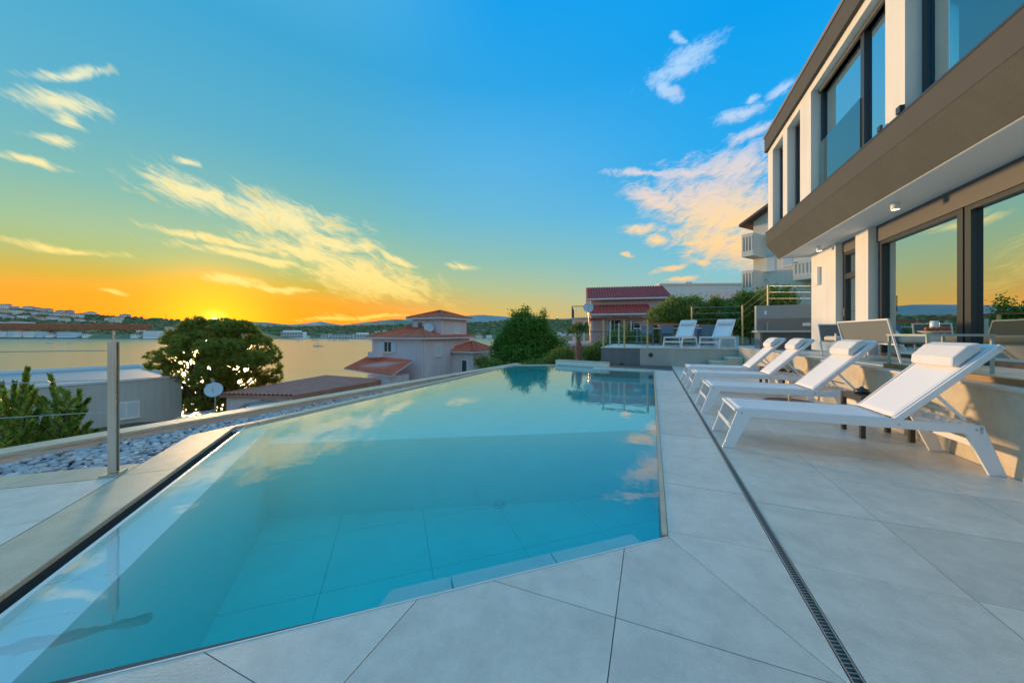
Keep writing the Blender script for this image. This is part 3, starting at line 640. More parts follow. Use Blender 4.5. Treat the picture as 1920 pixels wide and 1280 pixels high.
cr = nt.nodes.new('ShaderNodeValToRGB'); nt.links.new(fr.outputs[0], cr.inputs[0]); e = cr.color_ramp.elements
e[0].color = (.55, .58, .62, 1); e[1].color = (1.45, 1.42, 1.38, 1); x_ = e.new(.45); x_.color = (.95, 1, 1.05, 1); x_ = e.new(.86); x_.color = (1.15, .98, .88, 1)
mx = nt.nodes.new('ShaderNodeMix'); mx.data_type = 'RGBA'; mx.blend_type = 'MULTIPLY'; mx.inputs[0].default_value = 1
nt.links.new(src, mx.inputs[6]); nt.links.new(cr.outputs[0], mx.inputs[7]); nt.links.new(mx.outputs[2], bb.inputs['Base Color'])
def inside_bed(v, u):
    # between the parapet's inner side and the coping / band
    if u < -1.5 or u > 11.6: return False
    if u > P1[1]: lv = P1[0]+(PB[0]-P1[0])*(u-P1[1])/(PB[1]-P1[1])+.25
    else: lv = PA[0]+(P1[0]-PA[0])*(u-PA[1])/(P1[1]-PA[1])+.25
    if v < lv+.03: return False
    s = (v-E[0])*e2[0]+(u-E[1])*e2[1]; r_ = (v-E[0])*n2[0]+(u-E[1])*n2[1]
    if u > 2.12 and v > -4.69: return False
    if u <= 2.14 and r_ > -.47 : return False
    if s > 1.13+.085*(r_+.43) and r_ <= -.43: return False
    return True
pebs = []; cell = {}
for _ in range(90000):
    u = 11.6-13.0*rnd.random()**.8; v = rnd.uniform(-6.4, -4.2)
    if not inside_bed(v, u): continue
    lay_ = 0
    r_ = rnd.uniform(.022, .037)
    kx, ky = int(v/.06), int(u/.06); ok = True
    for a_ in (-1, 0, 1):
        for b_ in (-1, 0, 1):
            for (v2, u2, r2) in cell.get((kx+a_, ky+b_), ()):
                if (v2-v)**2+(u2-u)**2 < ((r_+r2)*.80)**2: ok = False; break
            if not ok: break
        if not ok: break
    if ok: cell.setdefault((kx, ky), []).append((v, u, r_)); pebs.append((v, u, r_))
def ptxf(v, u): return math.hypot(*UV(v, u))
pebs.sort(key=lambda p: ptxf(p[0], p[1])-(.0))
vis = [p for p in pebs if UV(p[0], p[1])[1] > 1.9 and abs(UV(p[0], p[1])[0])/UV(p[0], p[1])[1] < 1.55]
vis.sort(key=lambda p: UV(p[0], p[1])[1])
protos = []
for k in range(8):
    m_ = MB(); m_.ball((0, 0, 0), (1.25, .95, .62), 8, 5, .10); protos.append(m_)
pmesh = None; pm = []
near = set(id(p) for p in vis[:298]); stuff = MB()
for p in pebs:
    v, u, r_ = p; z = -.105+rnd.uniform(-.012, .018); rz = rnd.uniform(0, 6.28); tx, ty = rnd.uniform(-.35, .35), rnd.uniform(-.35, .35)
    mtx = Matrix.Rotation(rz, 4, 'Z') @ Matrix.Rotation(tx, 4, 'X') @ Matrix.Rotation(ty, 4, 'Y') @ Matrix.Scale(r_*1.12, 4)
    if id(p) in near:
        k = rnd.randrange(8)
        if len(pm) < 8:
            while len(pm) < 8:
                o = protos[len(pm)].build('pebble', PEB, bed, smooth=True); pm.append(o.data); o['_'] = 1
                if len(pm) < 8 or True: bpy.data.objects.remove(o)
        o = bpy.data.objects.new('pebble', pm[k]); COL.objects.link(o); o.parent = bed; o.location = (v, u, z); o.rotation_euler = (tx, ty, rz); o.scale = (r_*1.12,)*3
    else:
        pr = protos[rnd.randrange(8)]; stuff.add([tuple((mtx @ Vector(q))+Vector((v, u, z))) for q in pr.v], pr.f)
stuff.build('pebbles', PEB, bed, kind='stuff', smooth=True)
# ------------------------------------------------------------------ railing on the left
rl = root('railing', (SR(1.37, -.507)[0], SR(1.37, -.507)[1], 0), 0, 'railing with brushed steel post and brown wooden handrail by the pebbles', 'railing', uv=True)
def post_at(s):
    x, y = SR(s, -.507); c = Vector((x, y, 0)); d = Vector((e2[0], e2[1], 0)); nn = Vector((n2[0], n2[1], 0))
    m_ = MB()
    for q in (-.018, .018): m_.beam(c+nn*0+d*q+Vector((0, 0, .012)), c+d*q+Vector((0, 0, 1.04)), .010, .050, (n2[0], n2[1], 0))
    m_.beam(c+Vector((0, 0, .012)), c+Vector((0, 0, 1.0)), .024, .022, (n2[0], n2[1], 0))
    m_.box(x-.05, x+.05, y-.05, y+.05, 0.001, .001) if False else None
    pst = m_.build('post', STEEL, rl, bev=.002)
    MB().beam(c+Vector((0, 0, .001))-d*.065, c+Vector((0, 0, .001))+d*.065, .11, .02, (0, 0, 1)).build('base_plate', STEEL, pst, bev=.002)
    MB().tube(c+Vector((0, 0, 1.0)), c+Vector((0, 0, 1.13)), .008).build('support_pin', STEEL, pst)
post_at(1.37)
def rail_pt(r_, z): p = SR(1.37+.045*(r_+.507), r_); return (p[0], p[1], z)
MB().beam(rail_pt(-.285, 1.155), rail_pt(-5.0, 1.155), .06, .046, (0, 0, 1)).build('handrail', WOOD, rl, bev=.006)
for z in (.22, .49, .74, .97): MB().tube(rail_pt(-.507, z), rail_pt(-5, z), .003, 6).build('cable', STEEL, rl)
# ------------------------------------------------------------------ retaining wall and terraces
ZT = .69; ZF = .62
rw = root('retaining_wall', (2.7, 5, 0), 0, 'long low retaining wall of cream stone panels behind the white loungers', 'wall', uv=True)
MB().box(2.58, 2.78, -2.5, 12.9, -.02, .655).build('core', WHITE, rw)
ub = [-2.5, -1.3, -.1, 1.1, 2.3, 3.38, 4.6, 5.8, 7.0, 8.2, 9.4, 10.6, 11.75, 12.88]
for a_, b_ in zip(ub, ub[1:]): MB().box(2.56, 2.5795, a_+.0015, b_-.0015, .002, .655).build('panel', WALLT, rw)
for a_, b_ in zip(ub, ub[1:]): MB().box(2.545, 2.79, a_+.001, b_-.001, .6555, .682).build('cap_stone', DECK, rw, bev=.002)
TERR = mat('terrace_stone', (.40, .39, .36), .5, var=.1, vs=3)
nt_ = uvstruct('terrace', MB().box(2.781, 9.0, -3, 10.2, .2, ZT-.031), GROUT)
lay(nt_, 'paving_tile', DECK, [2.79, 3.42, 4.05], [-3+.66*i for i in range(21)], [], ZT-.03, ZT)
rs = uvstruct('timber_step', MB().box(2.80, 2.83, -3, 6.2, .683, .76) if False else MB().box(2.70, 2.78, -3, 5.75, .683, .735), TIMB, kind=None, label='brown timber strip lying along the top of the retaining wall', cat='timber strip')
ft = uvstruct('terrace', MB().prism([(-1.73, 12.95), (2.78, 12.95), (2.79, 10.21), (9, 10.21), (9, 20.5), (-1.73, 20.5)], -1.5, ZF-.031), GROUT)
lay(ft, 'paving_tile', DECK, [-1.72, -.62, .48, 1.58, 2.68], [12.96, 14.0, 15.1, 16.2, 17.3], [], ZF-.03, ZF)
lay(ft, 'paving_tile', DECK, [2.79, 3.89, 4.99], [10.22, 11.3, 12.4, 13.5, 14.6, 15.7, 16.8], [], ZF-.03, ZF)
sw = root('terrace_wall', (.4, 12.9, 0), 0, 'terrace wall with a dark grey left part and pale stone right part beyond the pool', 'wall', uv=True)
MB().box(-1.73, 2.56, 12.92, 12.949, -1.5, .585).build('core', WHITE, sw)
DGP = mat('dark_grey_panel', (.17, .19, .19), .55, var=.12, vs=2, streak=.15)
for a_, b_ in ((-1.73, -1.05), (-1.05, -.39)): MB().box(a_+.001, b_-.001, 12.90, 12.9195, -.5, .583).build('dark_panel', DGP, sw)
for a_, b_ in ((-.385, .6), (.6, 1.6), (1.6, 2.555)): MB().box(a_+.001, b_-.001, 12.895, 12.9195, .002, .583).build('pale_panel', mat('pale_panel', (.46, .47, .42), .5, var=.08, vs=2, streak=.12), sw)
for a_, b_ in ((-1.76, -.4), (-.4, 1.1), (1.1, 2.56)): MB().box(a_+.001, b_-.001, 12.875, 13.05, .5835, .612).build('cap_stone', COPE, sw)
wl = MB().lathe([(.0, 0), (.075, 0), (.075, .02), (.06, .03), (0, .03)], (0, 0, 0), 20)
wl.v = [(x-.03+0, 12.893-z, .40+y-.03) for x, y, z in wl.v]
wlo = wl.build('wall_vent', ANTH, sw)
MB().ball((-1.0, 12.86, .02), (.06, .06, .05)).build('garden_spotlight', ANTH, None, label='small dark round spotlight on the ground below the dark grey wall', cat='spotlight', off=(0, 0, 0)).rotation_euler = (0, 0, -TH)
st_ = root('terrace_steps', (2, 12.5, 0), 0, 'three stone steps with sunlit ochre risers climbing to the terrace', 'steps', uv=True)
for x0, h in ((1.36, .12), (1.70, .25), (2.15, .38)):
    x1 = {1.36: 1.70, 1.70: 2.15, 2.15: 2.54}[x0]
    MB().box(x0, x1-.001, 12.1, 12.85, .001, h-.02).build('step', WALLT, st_); MB().box(x0-.015, x1-.001, 12.09, 12.85, h-.0195, h).build('tread', DECK, st_)
# ------------------------------------------------------------------ villa
villa = root('villa', (3.9, 8, ZT), 0, 'modern two-storey villa with taupe fascia bands and big sky-reflecting windows', 'house', uv=True)
Y0, Y1 = -4.0, 11.58
gw = MB()
gw.prism([(3.9, 10.05), (4.2, 10.05), (4.2, 11.13), (9, 11.13), (9, 11.33), (3.9, 11.33)], ZT, 3.18)
gw.build('ground_floor_wall', WHITE, villa); MB().box(3.9, 4.2, 8.78, 9.23, ZT, 3.18).build('pier', WHITE, villa); MB().box(4.2, 9.2, Y0, Y0+.2, ZT, 3.18).build('ground_floor_wall', WHITE, villa)
MB().box(3.885, 4.2, 9.23, 10.05, ZT-.01, ZT+.03).build('door_sill', DECK, villa)
# soffit, sloped fascia, band
sof = MB().box(3.30, 9, Y0, 11.60, 3.18, 3.30); sof.build('soffit', SOFF, villa)
MB().prism_ax([(3.28, 3.17), (3.30, 3.165), (3.305, 3.30), (3.28, 3.30)], Y0, 11.60, 'y').build('soffit_trim', LIP, villa)
MB().prism_ax([(3.278, 3.175), (2.98, 3.58), (3.278, 3.58)], Y0, 11.62, 'y').build('sloped_fascia', BROWN, villa)
MB().box(2.975, 3.30, Y0, 11.62, 3.5805, 3.92).build('floor_band', BROWN2, villa)
MB().box(2.968, 3.06, Y0, 11.63, 3.9205, 3.95).build('sill_trim', ANTH, villa)
# upper wall, openings
op = [(10.41, 11.18), (9.35, 10.12), (6.39, 8.80), (3.40, 5.99), (.2, 2.9)]
uw = MB(); edges = [11.58, 11.18, 10.41, 10.12, 9.35, 8.80, 6.39, 5.99, 3.40, 2.9, .2, Y0]
for a_, b_ in zip(edges[0::2], edges[1::2]): uw.box(3.02, 3.32, b_, a_, 3.951, 6.05)
uw.box(3.02, 3.32, Y0, 11.58, 6.0505, 6.20).box(3.32, 9.0, 11.38, 11.58, 3.93, 6.20)
uw.build('upper_wall', WHITE, villa)
MB().box(2.95, 9.1, Y0, 11.64, 6.201, 6.60).build('cornice', BROWN2, villa)
MB().box(2.93, 3.20, Y0, 11.66, 6.6005, 6.68).build('cornice_cap', mat('cap_metal', (.22, .20, .18), .4), villa)
MB().box(3.2, 9.1, Y0, 11.64, 6.6005, 6.64).build('roof', GREYR, villa)
def window(o0, o1, z0, z1, x, muls=(), guard=None, open_=None):
    f = MB(); w = .07
    f.box(x-.04, x+.05, o0, o0+w, z0, z1).box(x-.04, x+.05, o1-w, o1, z0, z1).box(x-.04, x+.05, o0+w, o1-w, z1-w, z1).box(x-.04, x+.05, o0+w, o1-w, z0, z0+w*.8)
    for m_ in muls: f.box(x-.05, x+.05, m_-.05, m_+.05, z0+w*.8, z1-w)
    fo = f.build('window_frame', ANTH, villa)
    pts = [o0+w]+[q for m_ in muls for q in (m_-.05, m_+.05)]+[o1-w]
    for a_, b_ in zip(pts[0::2], pts[1::2]): MB().box(x, x+.006, a_+.002, b_-.002, z0+w*.8, z1-w).build('pane', GLASS, fo)
    if guard: MB().box(x-.07, x-.058, guard[0], guard[1], z0+.02, z0+1.0).build('glass_guard', CLEARG, fo)
    return fo
window(10.41, 11.18, 3.952, 6.05, 3.22); window(9.35, 10.12, 3.952, 6.05, 3.22)
window(6.39, 8.80, 3.952, 6.05, 3.22, (7.30,), (7.32, 8.74)); window(3.40, 5.99, 3.952, 6.05, 3.22, (5.25,), (3.5, 5.5)); window(.2, 2.9, 3.952, 6.05, 3.22, (1.5,))
for o0, o1 in op: MB().box(3.14, 3.30, o0+.001, o1-.001, 5.98, 6.049).build('shutter_box', SHUT, villa) if o1-o0 > 1 else None
MB().box(2.955, 2.985, 6.37, 6.44, 3.951, 4.02).build('sill_bracket', ANTH, villa); MB().box(2.95, 3.0, 5.95, 6.03, 3.951, 4.04).build('sill_bracket', ANTH, villa)
# ground floor glazing
gf = villa
MB().box(4.02, 4.2, Y0, 8.78, 2.87, 3.179).build('shutter_box', SHUT, villa); MB().box(4.02, 4.2, 9.23, 10.05, 2.93, 3.179).build('shutter_box', SHUT, villa)
def slider(o0, o1, name='sliding_door'):
    x = 4.10; f = MB(); w = .10
    f.box(x-.06, x+.06, o0, o0+w, ZT, 2.87).box(x-.06, x+.06, o1-w, o1, ZT, 2.87).box(x-.06, x+.06, o0+w, o1-w, 2.80, 2.87).box(x-.06, x+.06, o0+w, o1-w, ZT, ZT+.06)
    fo = f.build(name, ANTH, villa); MB().box(x, x+.008, o0+w, o1-w, ZT+.06, 2.80).build('pane', GLASS, fo); return fo
slider(6.83, 8.76); slider(4.80, 6.80); slider(2.70, 4.78); slider(.5, 2.68); slider(-1.6, .48)
MB().box(4.0, 4.2, Y0, -1.62, ZT, 2.87).build('wall', WHITE, villa)
# small terrace door with transom
f = MB(); x = 4.08
f.box(x-.05, x+.05, 9.23, 9.31, ZT+.03, 2.93).box(x-.05, x+.05, 9.95, 10.05, ZT+.03, 2.93).box(x-.05, x+.05, 9.31, 9.95, 2.33, 2.45).box(x-.05, x+.05, 9.31, 9.95, 2.86, 2.93).box(x-.05, x+.05, 9.31, 9.95, ZT+.03, ZT+.12)
dd = f.build('terrace_door', ANTH, villa)
MB().box(x, x+.006, 9.312, 9.948, ZT+.12, 2.33).build('pane', GLASS, dd); MB().box(x, x+.006, 9.312, 9.948, 2.45, 2.86).build('transom_pane', GLASS, dd)
MB().tube((x-.06, 9.99, 1.62), (x-.11, 9.99, 1.62), .012).tube((x-.11, 9.99, 1.62), (x-.11, 9.87, 1.62), .010).box(x-.062, x-.05, 9.975, 10.005, 1.50, 1.68).build('handle', STEEL, dd)
# rooms behind the glass
ROOMF = mat('room_floor', (.16, .13, .10), .5); ROOMW = mat('room_wall', (.36, .35, .33), .8); CEIL = mat('room_ceiling', (.5, .5, .48), .8)
MB().box(4.21, 9, Y0+.2, 11.12, ZT-.03, ZT).build('room_floor', ROOMF, villa)
MB().box(9.0, 9.2, Y0, 11.33, ZT, 6.20).build('back_wall', ROOMW, villa)
MB().box(4.21, 9, Y0+.2, 11.12, 3.0, 3.02).build('room_ceiling', CEIL, villa)
MB().box(3.31, 9, Y0+.2, 11.38, 3.90, 3.925).build('upper_floor', ROOMF, villa)
MB().box(3.33, 9, Y0+.2, 11.38, 6.06, 6.08).build('upper_ceiling', CEIL, villa)
MB().box(4.25, 9, 8.95, 9.05, ZT, 3.0).build('partition', ROOMW, villa); MB().box(3.4, 9, 9.05, 9.15, 3.93, 6.06).build('partition', ROOMW, villa); MB().box(3.4, 9, 6.15, 6.25, 3.93, 6.06).build('partition', ROOMW, villa)
EMW = mat('lamp_glow', (1, .9, .7), .5, emit=(1, .85, .6), es=9)
for (v, u, z) in ((5.0, 7.6, 3.0), (5.0, 5.9, 3.0), (5.6, 5.5, 3.0), (4.9, 4.6, 3.0), (4.2, 7.0, 6.06), (4.4, 6.8, 6.06)):
    MB().lathe([(0, 0), (.045, 0), (.045, -.012), (0, -.012)], (v, u, z-.001), 12).build('ceiling_downlight', EMW, villa)
CURT = mat('sheer_curtain', (.6, .6, .58), .9)
for u0, u1 in ((8.15, 8.62), (5.5, 5.95)):
    cm = MB(); n = 40
    vs = [(4.32+.03*math.sin(i*1.3), u0+(u1-u0)*i/n, z) for i in range(n+1) for z in (ZT+.02, 2.98)]
    cm.add(vs, [(2*i, 2*i+2, 2*i+3, 2*i+1) for i in range(n)]); cm.build('curtain', CURT, villa, smooth=True)
# soffit lamps
for k, (px, py) in enumerate(((1679, 380), (1536, 462))):
    Y = (3.18-EYE)*640/(626-py); X = (px-960)/640*Y; v = X*CT-Y*ST; u = X*ST+Y*CT
    l_ = MB().lathe([(0, 0), (.055, 0), (.055, -.11), (.045, -.11), (.04, -.07), (0, -.07)], (v, u, 3.179), 18).build('ceiling_lamp', WFRAME, villa)
    MB().lathe([(0, -.072), (.038, -.072), (.038, -.078), (0, -.078)], (v, u, 3.179), 14).build('bulb', mat('warm_bulb', (1, .8, .4), .5, emit=(1, .72, .3), es=14), l_)
Y = (3.18-EYE)*640/(626-492); X = (1492-960)/640*Y; v = X*CT-Y*ST; u = X*ST+Y*CT
MB().lathe([(0, 0), (.06, 0), (.06, -.006), (0, -.006)], (v, u, 3.1795), 16).build('recessed_spot', SHUT, villa)
MB().box(3.82, 3.899, 10.78, 10.94, 2.33, 2.78).build('wall_lamp', WFRAME, villa, bev=.006)
# roof balustrade
rb = MB(); 
for z in (7.20, 7.0): rb.tube((3.25, Y0, z), (3.25, 11.3, z), .016 if z > 7.1 else .008, 8)
rbo = rb.build('roof_rail', STEEL, villa)
for i in range(9):
    u = 11.3-i*1.9; MB().tube((3.25, u, 6.68), (3.25, u, 7.2), .014, 8).build('rail_post', STEEL, rbo)
    if i < 8: MB().box(3.248, 3.256, u-1.88, u-.02, 6.69, 6.98).build('rail_glass', CLEARG, rbo)

# ------------------------------------------------------------------ white loungers by the pool
def make_lounger(wd=.64):
    """local: x = along the bed (0 at front foot, 1.86 at rear foot), y across"""
    r_ = root('sun_lounger', (0, 0, 0))
    for nm in ('frame_rail',)*2: pass
    for y in (.012, wd-.012):
        MB().beam((.13, y, .345), (1.76, y, .345), .024, .072, (0, 0, 1)).build('frame_rail', WFRAME, r_, bev=.003)
        MB().prism_ax([(.13, .381), (.235, .31), (.235, .309), (.09, .0), (.0, .0)], y-.0118, y+.0118, 'y').build('leg', WFRAME, r_, bev=.002)
        MB().prism_ax([(1.66, .31), (1.76, .381), (1.885, .0), (1.79, .0)], y-.0118, y+.0118, 'y').build('leg', WFRAME, r_, bev=.002)
    MB().box(.10, .135, .0, wd, .352, .38).build('front_bar', WFRAME, r_, bev=.003)
    MB().beam((.068, .02, .20), (.068, wd-.02, .20), .06, .012, (.95, 0, .3)).build('foot_crossbar', WFRAME, r_, bev=.002)
    MB().box(1.735, 1.765, .0, wd, .315, .375).build('rear_bar', WFRAME, r_, bev=.003)
    MB().beam((1.80, .02, .20), (1.80, wd-.02, .20), .05, .012, (.95, 0, -.3)).build('rear_crossbar', WFRAME, r_)
    sm_ = MB(); nx = 24; ny = 8   # seat sling, slightly sagging
    vs = [(.135+(1.255-.135)*i/nx, .022+(wd-.044)*j/ny, .382-.010*math.sin(math.pi*j/ny)*math.sin(math.pi*i/nx)**.5) for i in range(nx+1) for j in range(ny+1)]
    sm_.add(vs, [(i*(ny+1)+j, (i+1)*(ny+1)+j, (i+1)*(ny+1)+j+1, i*(ny+1)+j+1) for i in range(nx) for j in range(ny)])
    so2 = sm_.build('seat_sling', SLING, r_, smooth=True); sd = so2.modifiers.new('s', 'SOLIDIFY'); sd.thickness = .004
    a_ = R(46); hx, hz = 1.27, .372; L_ = .86; dx, dz = math.cos(a_), math.sin(a_); nx_, nz_ = -dz, dx
    for y in (.036, wd-.036):
        MB().beam((hx, y, hz), (hx+dx*L_, y, hz+dz*L_), .024, .045, (nx_, 0, nz_)).build('backrest_rail', WFRAME, r_, bev=.003)
    MB().beam((hx+dx*L_, .024, hz+dz*L_), (hx+dx*L_, wd-.024, hz+dz*L_), .03, .045, (nx_, 0, nz_)).build('backrest_bar', WFRAME, r_, bev=.003)
    bm = MB(); n1 = 16
    vs = []
    for i in range(n1+1):
        for j in range(ny+1):
            t = i/n1*L_*.985+.005; sg = -.010*math.sin(math.pi*j/ny)*math.sin(math.pi*i/n1); vs.append((hx+dx*t+nx_*(.024+sg), .044+(wd-.088)*j/ny, hz+dz*t+nz_*(.024+sg)))
    bm.add(vs, [(i*(ny+1)+j, (i+1)*(ny+1)+j, (i+1)*(ny+1)+j+1, i*(ny+1)+j+1) for i in range(n1) for j in range(ny)])
    bo = bm.build('backrest_sling', SLING, r_, smooth=True); sd = bo.modifiers.new('s', 'SOLIDIFY'); sd.thickness = .004
    for y in (.030, wd-.030): MB().box(.14, 1.25, y-.007, y+.007, .3825, .3855).build('seat_hem', PILL, r_)
    for y in (.052, wd-.052): MB().beam((hx+dx*.02+nx_*.0275, y, hz+dz*.02+nz_*.0275), (hx+dx*.84+nx_*.0275, y, hz+dz*.84+nz_*.0275), .014, .003, (nx_, 0, nz_)).build('backrest_hem', PILL, r_)
    for y, q in ((-.0005, -1), (wd+.0005, 1)):
        for bx_ in (.16, 1.27, 1.72): MB().tube((bx_, y, .345), (bx_, y+q*.003, .345), .008, 8).build('bolt', STEEL, r_)
    # head pillow: six-sided roll lying near the top
    def P(t, n): return (hx+dx*t+nx_*n, hz+dz*t+nz_*n)
    pr = [P(.60, .032), P(.575, .062), P(.635, .112), P(.76, .118), P(.835, .085), P(.80, .032)]
    pl_ = MB().prism_ax(pr, .075, wd-.075, 'y').build('pillow', PILL, r_, bev=.018)
    for y in (.10, wd-.10): MB().beam((*[P(.82, .03)[0]], y, P(.82, .03)[1]), (P(.86, -.03)[0], y, P(.86, -.03)[1]), .03, .004, (nx_, 0, nz_)).build('pillow_strap', PILL, pl_)
    for y in (.07, wd-.07):
        MB().beam((hx+dx*.36, y, hz+dz*.36-.02), (1.70, y, .40), .012, .022, (0, 0, 1)).build('backrest_strut', WFRAME, r_)
        rk = MB().beam((1.40, y, .40), (1.72, y, .352), .010, .02, (0, 0, 1)).build('ratchet_bar', WFRAME, r_)
        tm = MB()
        for k in range(4): tm.box(1.52+k*.045, 1.54+k*.045, y-.008, y+.008, .375-.007*k, .412-.007*k)
        tm.build('ratchet_teeth', WFRAME, rk)
    MB().tube((1.58, .05, .48), (1.58, wd-.05, .48), .009).build('strut_bar', WFRAME, r_)
    return r_
def put_uv(o, v, u, z, rz=0): x_, y_ = UV(v, u); o.location = (x_, y_, z); o.rotation_euler = (0, 0, -TH+rz)
lo = make_lounger(); first = True
for (u, lab, rz) in ((3.86, 'nearest and largest white pool lounger with its backrest raised and a white head roll', 0), (5.43, 'white pool lounger second from the front, just behind the dark side table', R(.6)),
                 (7.20, 'white pool lounger third from the front, narrow dark table behind its head', R(-.5)), (8.47, 'farthest white lounger of the four beside the pool, nearest the terrace steps', R(.4))):
    o = lo if first else copy_tree(lo); first = False
    put_uv(o, .64, u, .002, rz); tag(o, lab, 'sun lounger', 'white loungers in a row beside the pool')
# side tables
def make_side(h=.44, w=.42):
    r_ = root('side_table', (0, 0, 0)); MB().box(0, w, 0, w, h-.022, h).build('table_top', DBROWN, r_, bev=.003)
    MB().box(.02, w-.02, .005, .02, h-.06, h-.023).box(.02, w-.02, w-.02, w-.005, h-.06, h-.023).box(.005, .02, .02, w-.02, h-.06, h-.023).box(w-.02, w-.005, .02, w-.02, h-.06, h-.023).build('apron', DBROWN, r_)
    for x_ in (0, w-.04):
        for y_ in (0, w-.04): MB().box(x_, x_+.04, y_, y_+.04, 0, h-.0225).build('leg', DBROWN, r_, bev=.002)
    return r_
s1 = make_side(); put_uv(s1, 2.04, 4.72, .002); tag(s1, 'dark bronze square side table between the two nearest white loungers', 'side table', 'dark side tables among the pool loungers')
s2 = copy_tree(s1); put_uv(s2, 2.04, 7.98, .002); tag(s2, 'dark bronze side table half hidden between the two farthest pool loungers', 'side table', 'dark side tables among the pool loungers')
a_ = MB().lathe([(0, 0), (.055, 0), (.065, .02), (.06, .045), (.02, .06), (.014, .075), (0, .078)], (0, 0, 0), 16).build('ashtray', ANTH, None, label='small black lidded ashtray standing on the nearer dark side table', cat='ashtray', smooth=True); put_uv(a_, 2.16, 4.98, .442)
pb = root('parasol_base', (2.0, 6.6, 0), 0, 'flat round dark parasol base with a short steel tube on the deck', 'parasol base', uv=True)
MB().lathe([(0, .002), (.34, .002), (.34, .03), (.33, .045), (0, .05)], (2.0, 6.6, 0), 28).build('base_disc', DBROWN, pb); MB().tube((2.0, 6.6, .05), (2.0, 6.6, .36), .02, 12).build('tube', STEEL, pb)
# ------------------------------------------------------------------ terrace furniture
def thinleg(m_, a, b_, r=.011): m_.beam(a, b_, 2*r, 2*r, (0, 1, 0) if abs(Vector(b_)[2]-Vector(a)[2]) > .1 else (0, 0, 1))
def make_armchair(w=.66, d=.62, bh=.62, cush=.13, label=None, cat=None, cw=None):
    """local: x across, y depth (back at y=d), open mesh back and sides"""
    r_ = root('armchair', (0, 0, 0), 0, label, cat)
    for x_ in (.012, w-.012):
        MB().beam((x_, .02, .0), (x_, .03, .42), .02, .02, (0, 1, 0)).build('leg', WFRAME, r_); MB().beam((x_, d-.10, 0), (x_, d+.04, bh), .02, .022, (0, 1, 0)).build('leg', WFRAME, r_)
    MB().box(.0, w, .01, .03, .25, .27).box(0, w, d-.06, d-.04, .25, .27).build('seat_frame', WFRAME, r_)
    MB().beam((.0, d+.04, bh), (w, d+.04, bh), .022, .022, (0, 0, 1)).build('top_bar', WFRAME, r_)
    bm = MB(); bm.slab([(.02, d-.055, .28), (w-.02, d-.055, .28), (w-.02, d+.04, bh-.01), (.02, d+.04, bh-.01)], .006); bm.build('back_sling', GMESH, r_)
    MB().box(.012, w-.012, .03, d-.06, .262, .268).build('seat_sling', GMESH, r_)
    c_ = MB().box(.02, (cw or w)-.02, -.02, d-.09, .27, .27+cush).build('seat_cushion', CUSH, r_, bev=.05); c_.modifiers[0].segments = 4
    return r_
ac = make_armchair(.50, .5, .60, .10, 'small grey mesh armchair with cream seat cushion near the terrace door', 'armchair'); put_uv(ac, 3.22, 8.28, ZT+.001, R(10))
sf = make_armchair(1.45, .55, .62, .12, 'grey mesh bench seat with slim white frame against the villa glass', 'bench'); put_uv(sf, 3.72, 6.55, ZT+.001, R(90))
sf2 = make_armchair(1.5, .62, .70, .15, 'wide grey lounge chair with thick cream cushion at the right edge', 'lounge chair'); put_uv(sf2, 3.0, 3.85, ZT+.001, R(-12)); 
tb = root('coffee_table', (2.99, 5.48, ZT), 0, 'pale metal square coffee table carrying a bowl of orange fruit', 'table', uv=True)
PALEM = mat('pale_green_metal', (.42, .48, .42), .4)
MB().box(2.74, 3.26, 5.10, 5.78, ZT+.385, ZT+.41).build('table_top', PALEM, tb, bev=.002)
for v, u in ((2.75, 5.11), (2.75, 5.75), (3.23, 5.11), (3.23, 5.75)): MB().box(v, v+.022, u, u+.022, ZT+.001, ZT+.3845).build('leg', PALEM, tb)
MB().tube((2.76, 5.75, ZT+.012), (2.76, 5.6, ZT+.012), .006).tube((2.76, 5.6, ZT+.012), (2.76, 5.55, ZT+.045), .006).tube((2.76, 5.55, ZT+.045), (2.76, 5.12, ZT+.045), .006).build('foot_rail', PALEM, tb)
bw = root('fruit_bowl', (2.98, 5.42, ZT+.41), 0, 'shallow white dish of orange fruit with a glass jar on the coffee table', 'dish', uv=True)
MB().lathe([(0, .0), (.06, .0), (.13, .028), (.135, .032), (.12, .028), (0, .012)], (2.98, 5.42, ZT+.411), 24).build('dish', WFRAME, bw, smooth=True)
ORG = mat('orange_fruit', (.62, .13, .02), .5, var=.5, vs=30)
fm = MB()
for k in range(34):
    t = rnd.uniform(0, 6.28); q = rnd.uniform(.0, .085); fm.ball((2.98+q*1.25*math.cos(t), 5.42+q*1.25*math.sin(t), ZT+.445+rnd.uniform(0, .03)), (.02, .02, .018), 7, 5)
fm.build('fruit', ORG, bw, kind='stuff', smooth=True)
MB().lathe([(0, 0), (.034, 0), (.038, .02), (.036, .07), (.03, .085), (.028, .084), (.033, .07), (.035, .02), (0, .006)], (2.98, 5.42, ZT+.475), 18).build('glass_jar', mat('frosted_glass', (.7, .75, .72), .15), bw, smooth=True)
isf = root('indoor_sofa', (5.1, 7.2, ZT), 0, 'cream sofa inside the living room behind the glass door', 'sofa', uv=True)
MB().box(4.8, 5.6, 6.4, 8.4, ZT+.01, ZT+.42).build('seat', CUSH, isf, bev=.05); MB().box(4.75, 4.98, 6.4, 8.4, ZT+.42, ZT+.80).build('backrest', CUSH, isf, bev=.06)
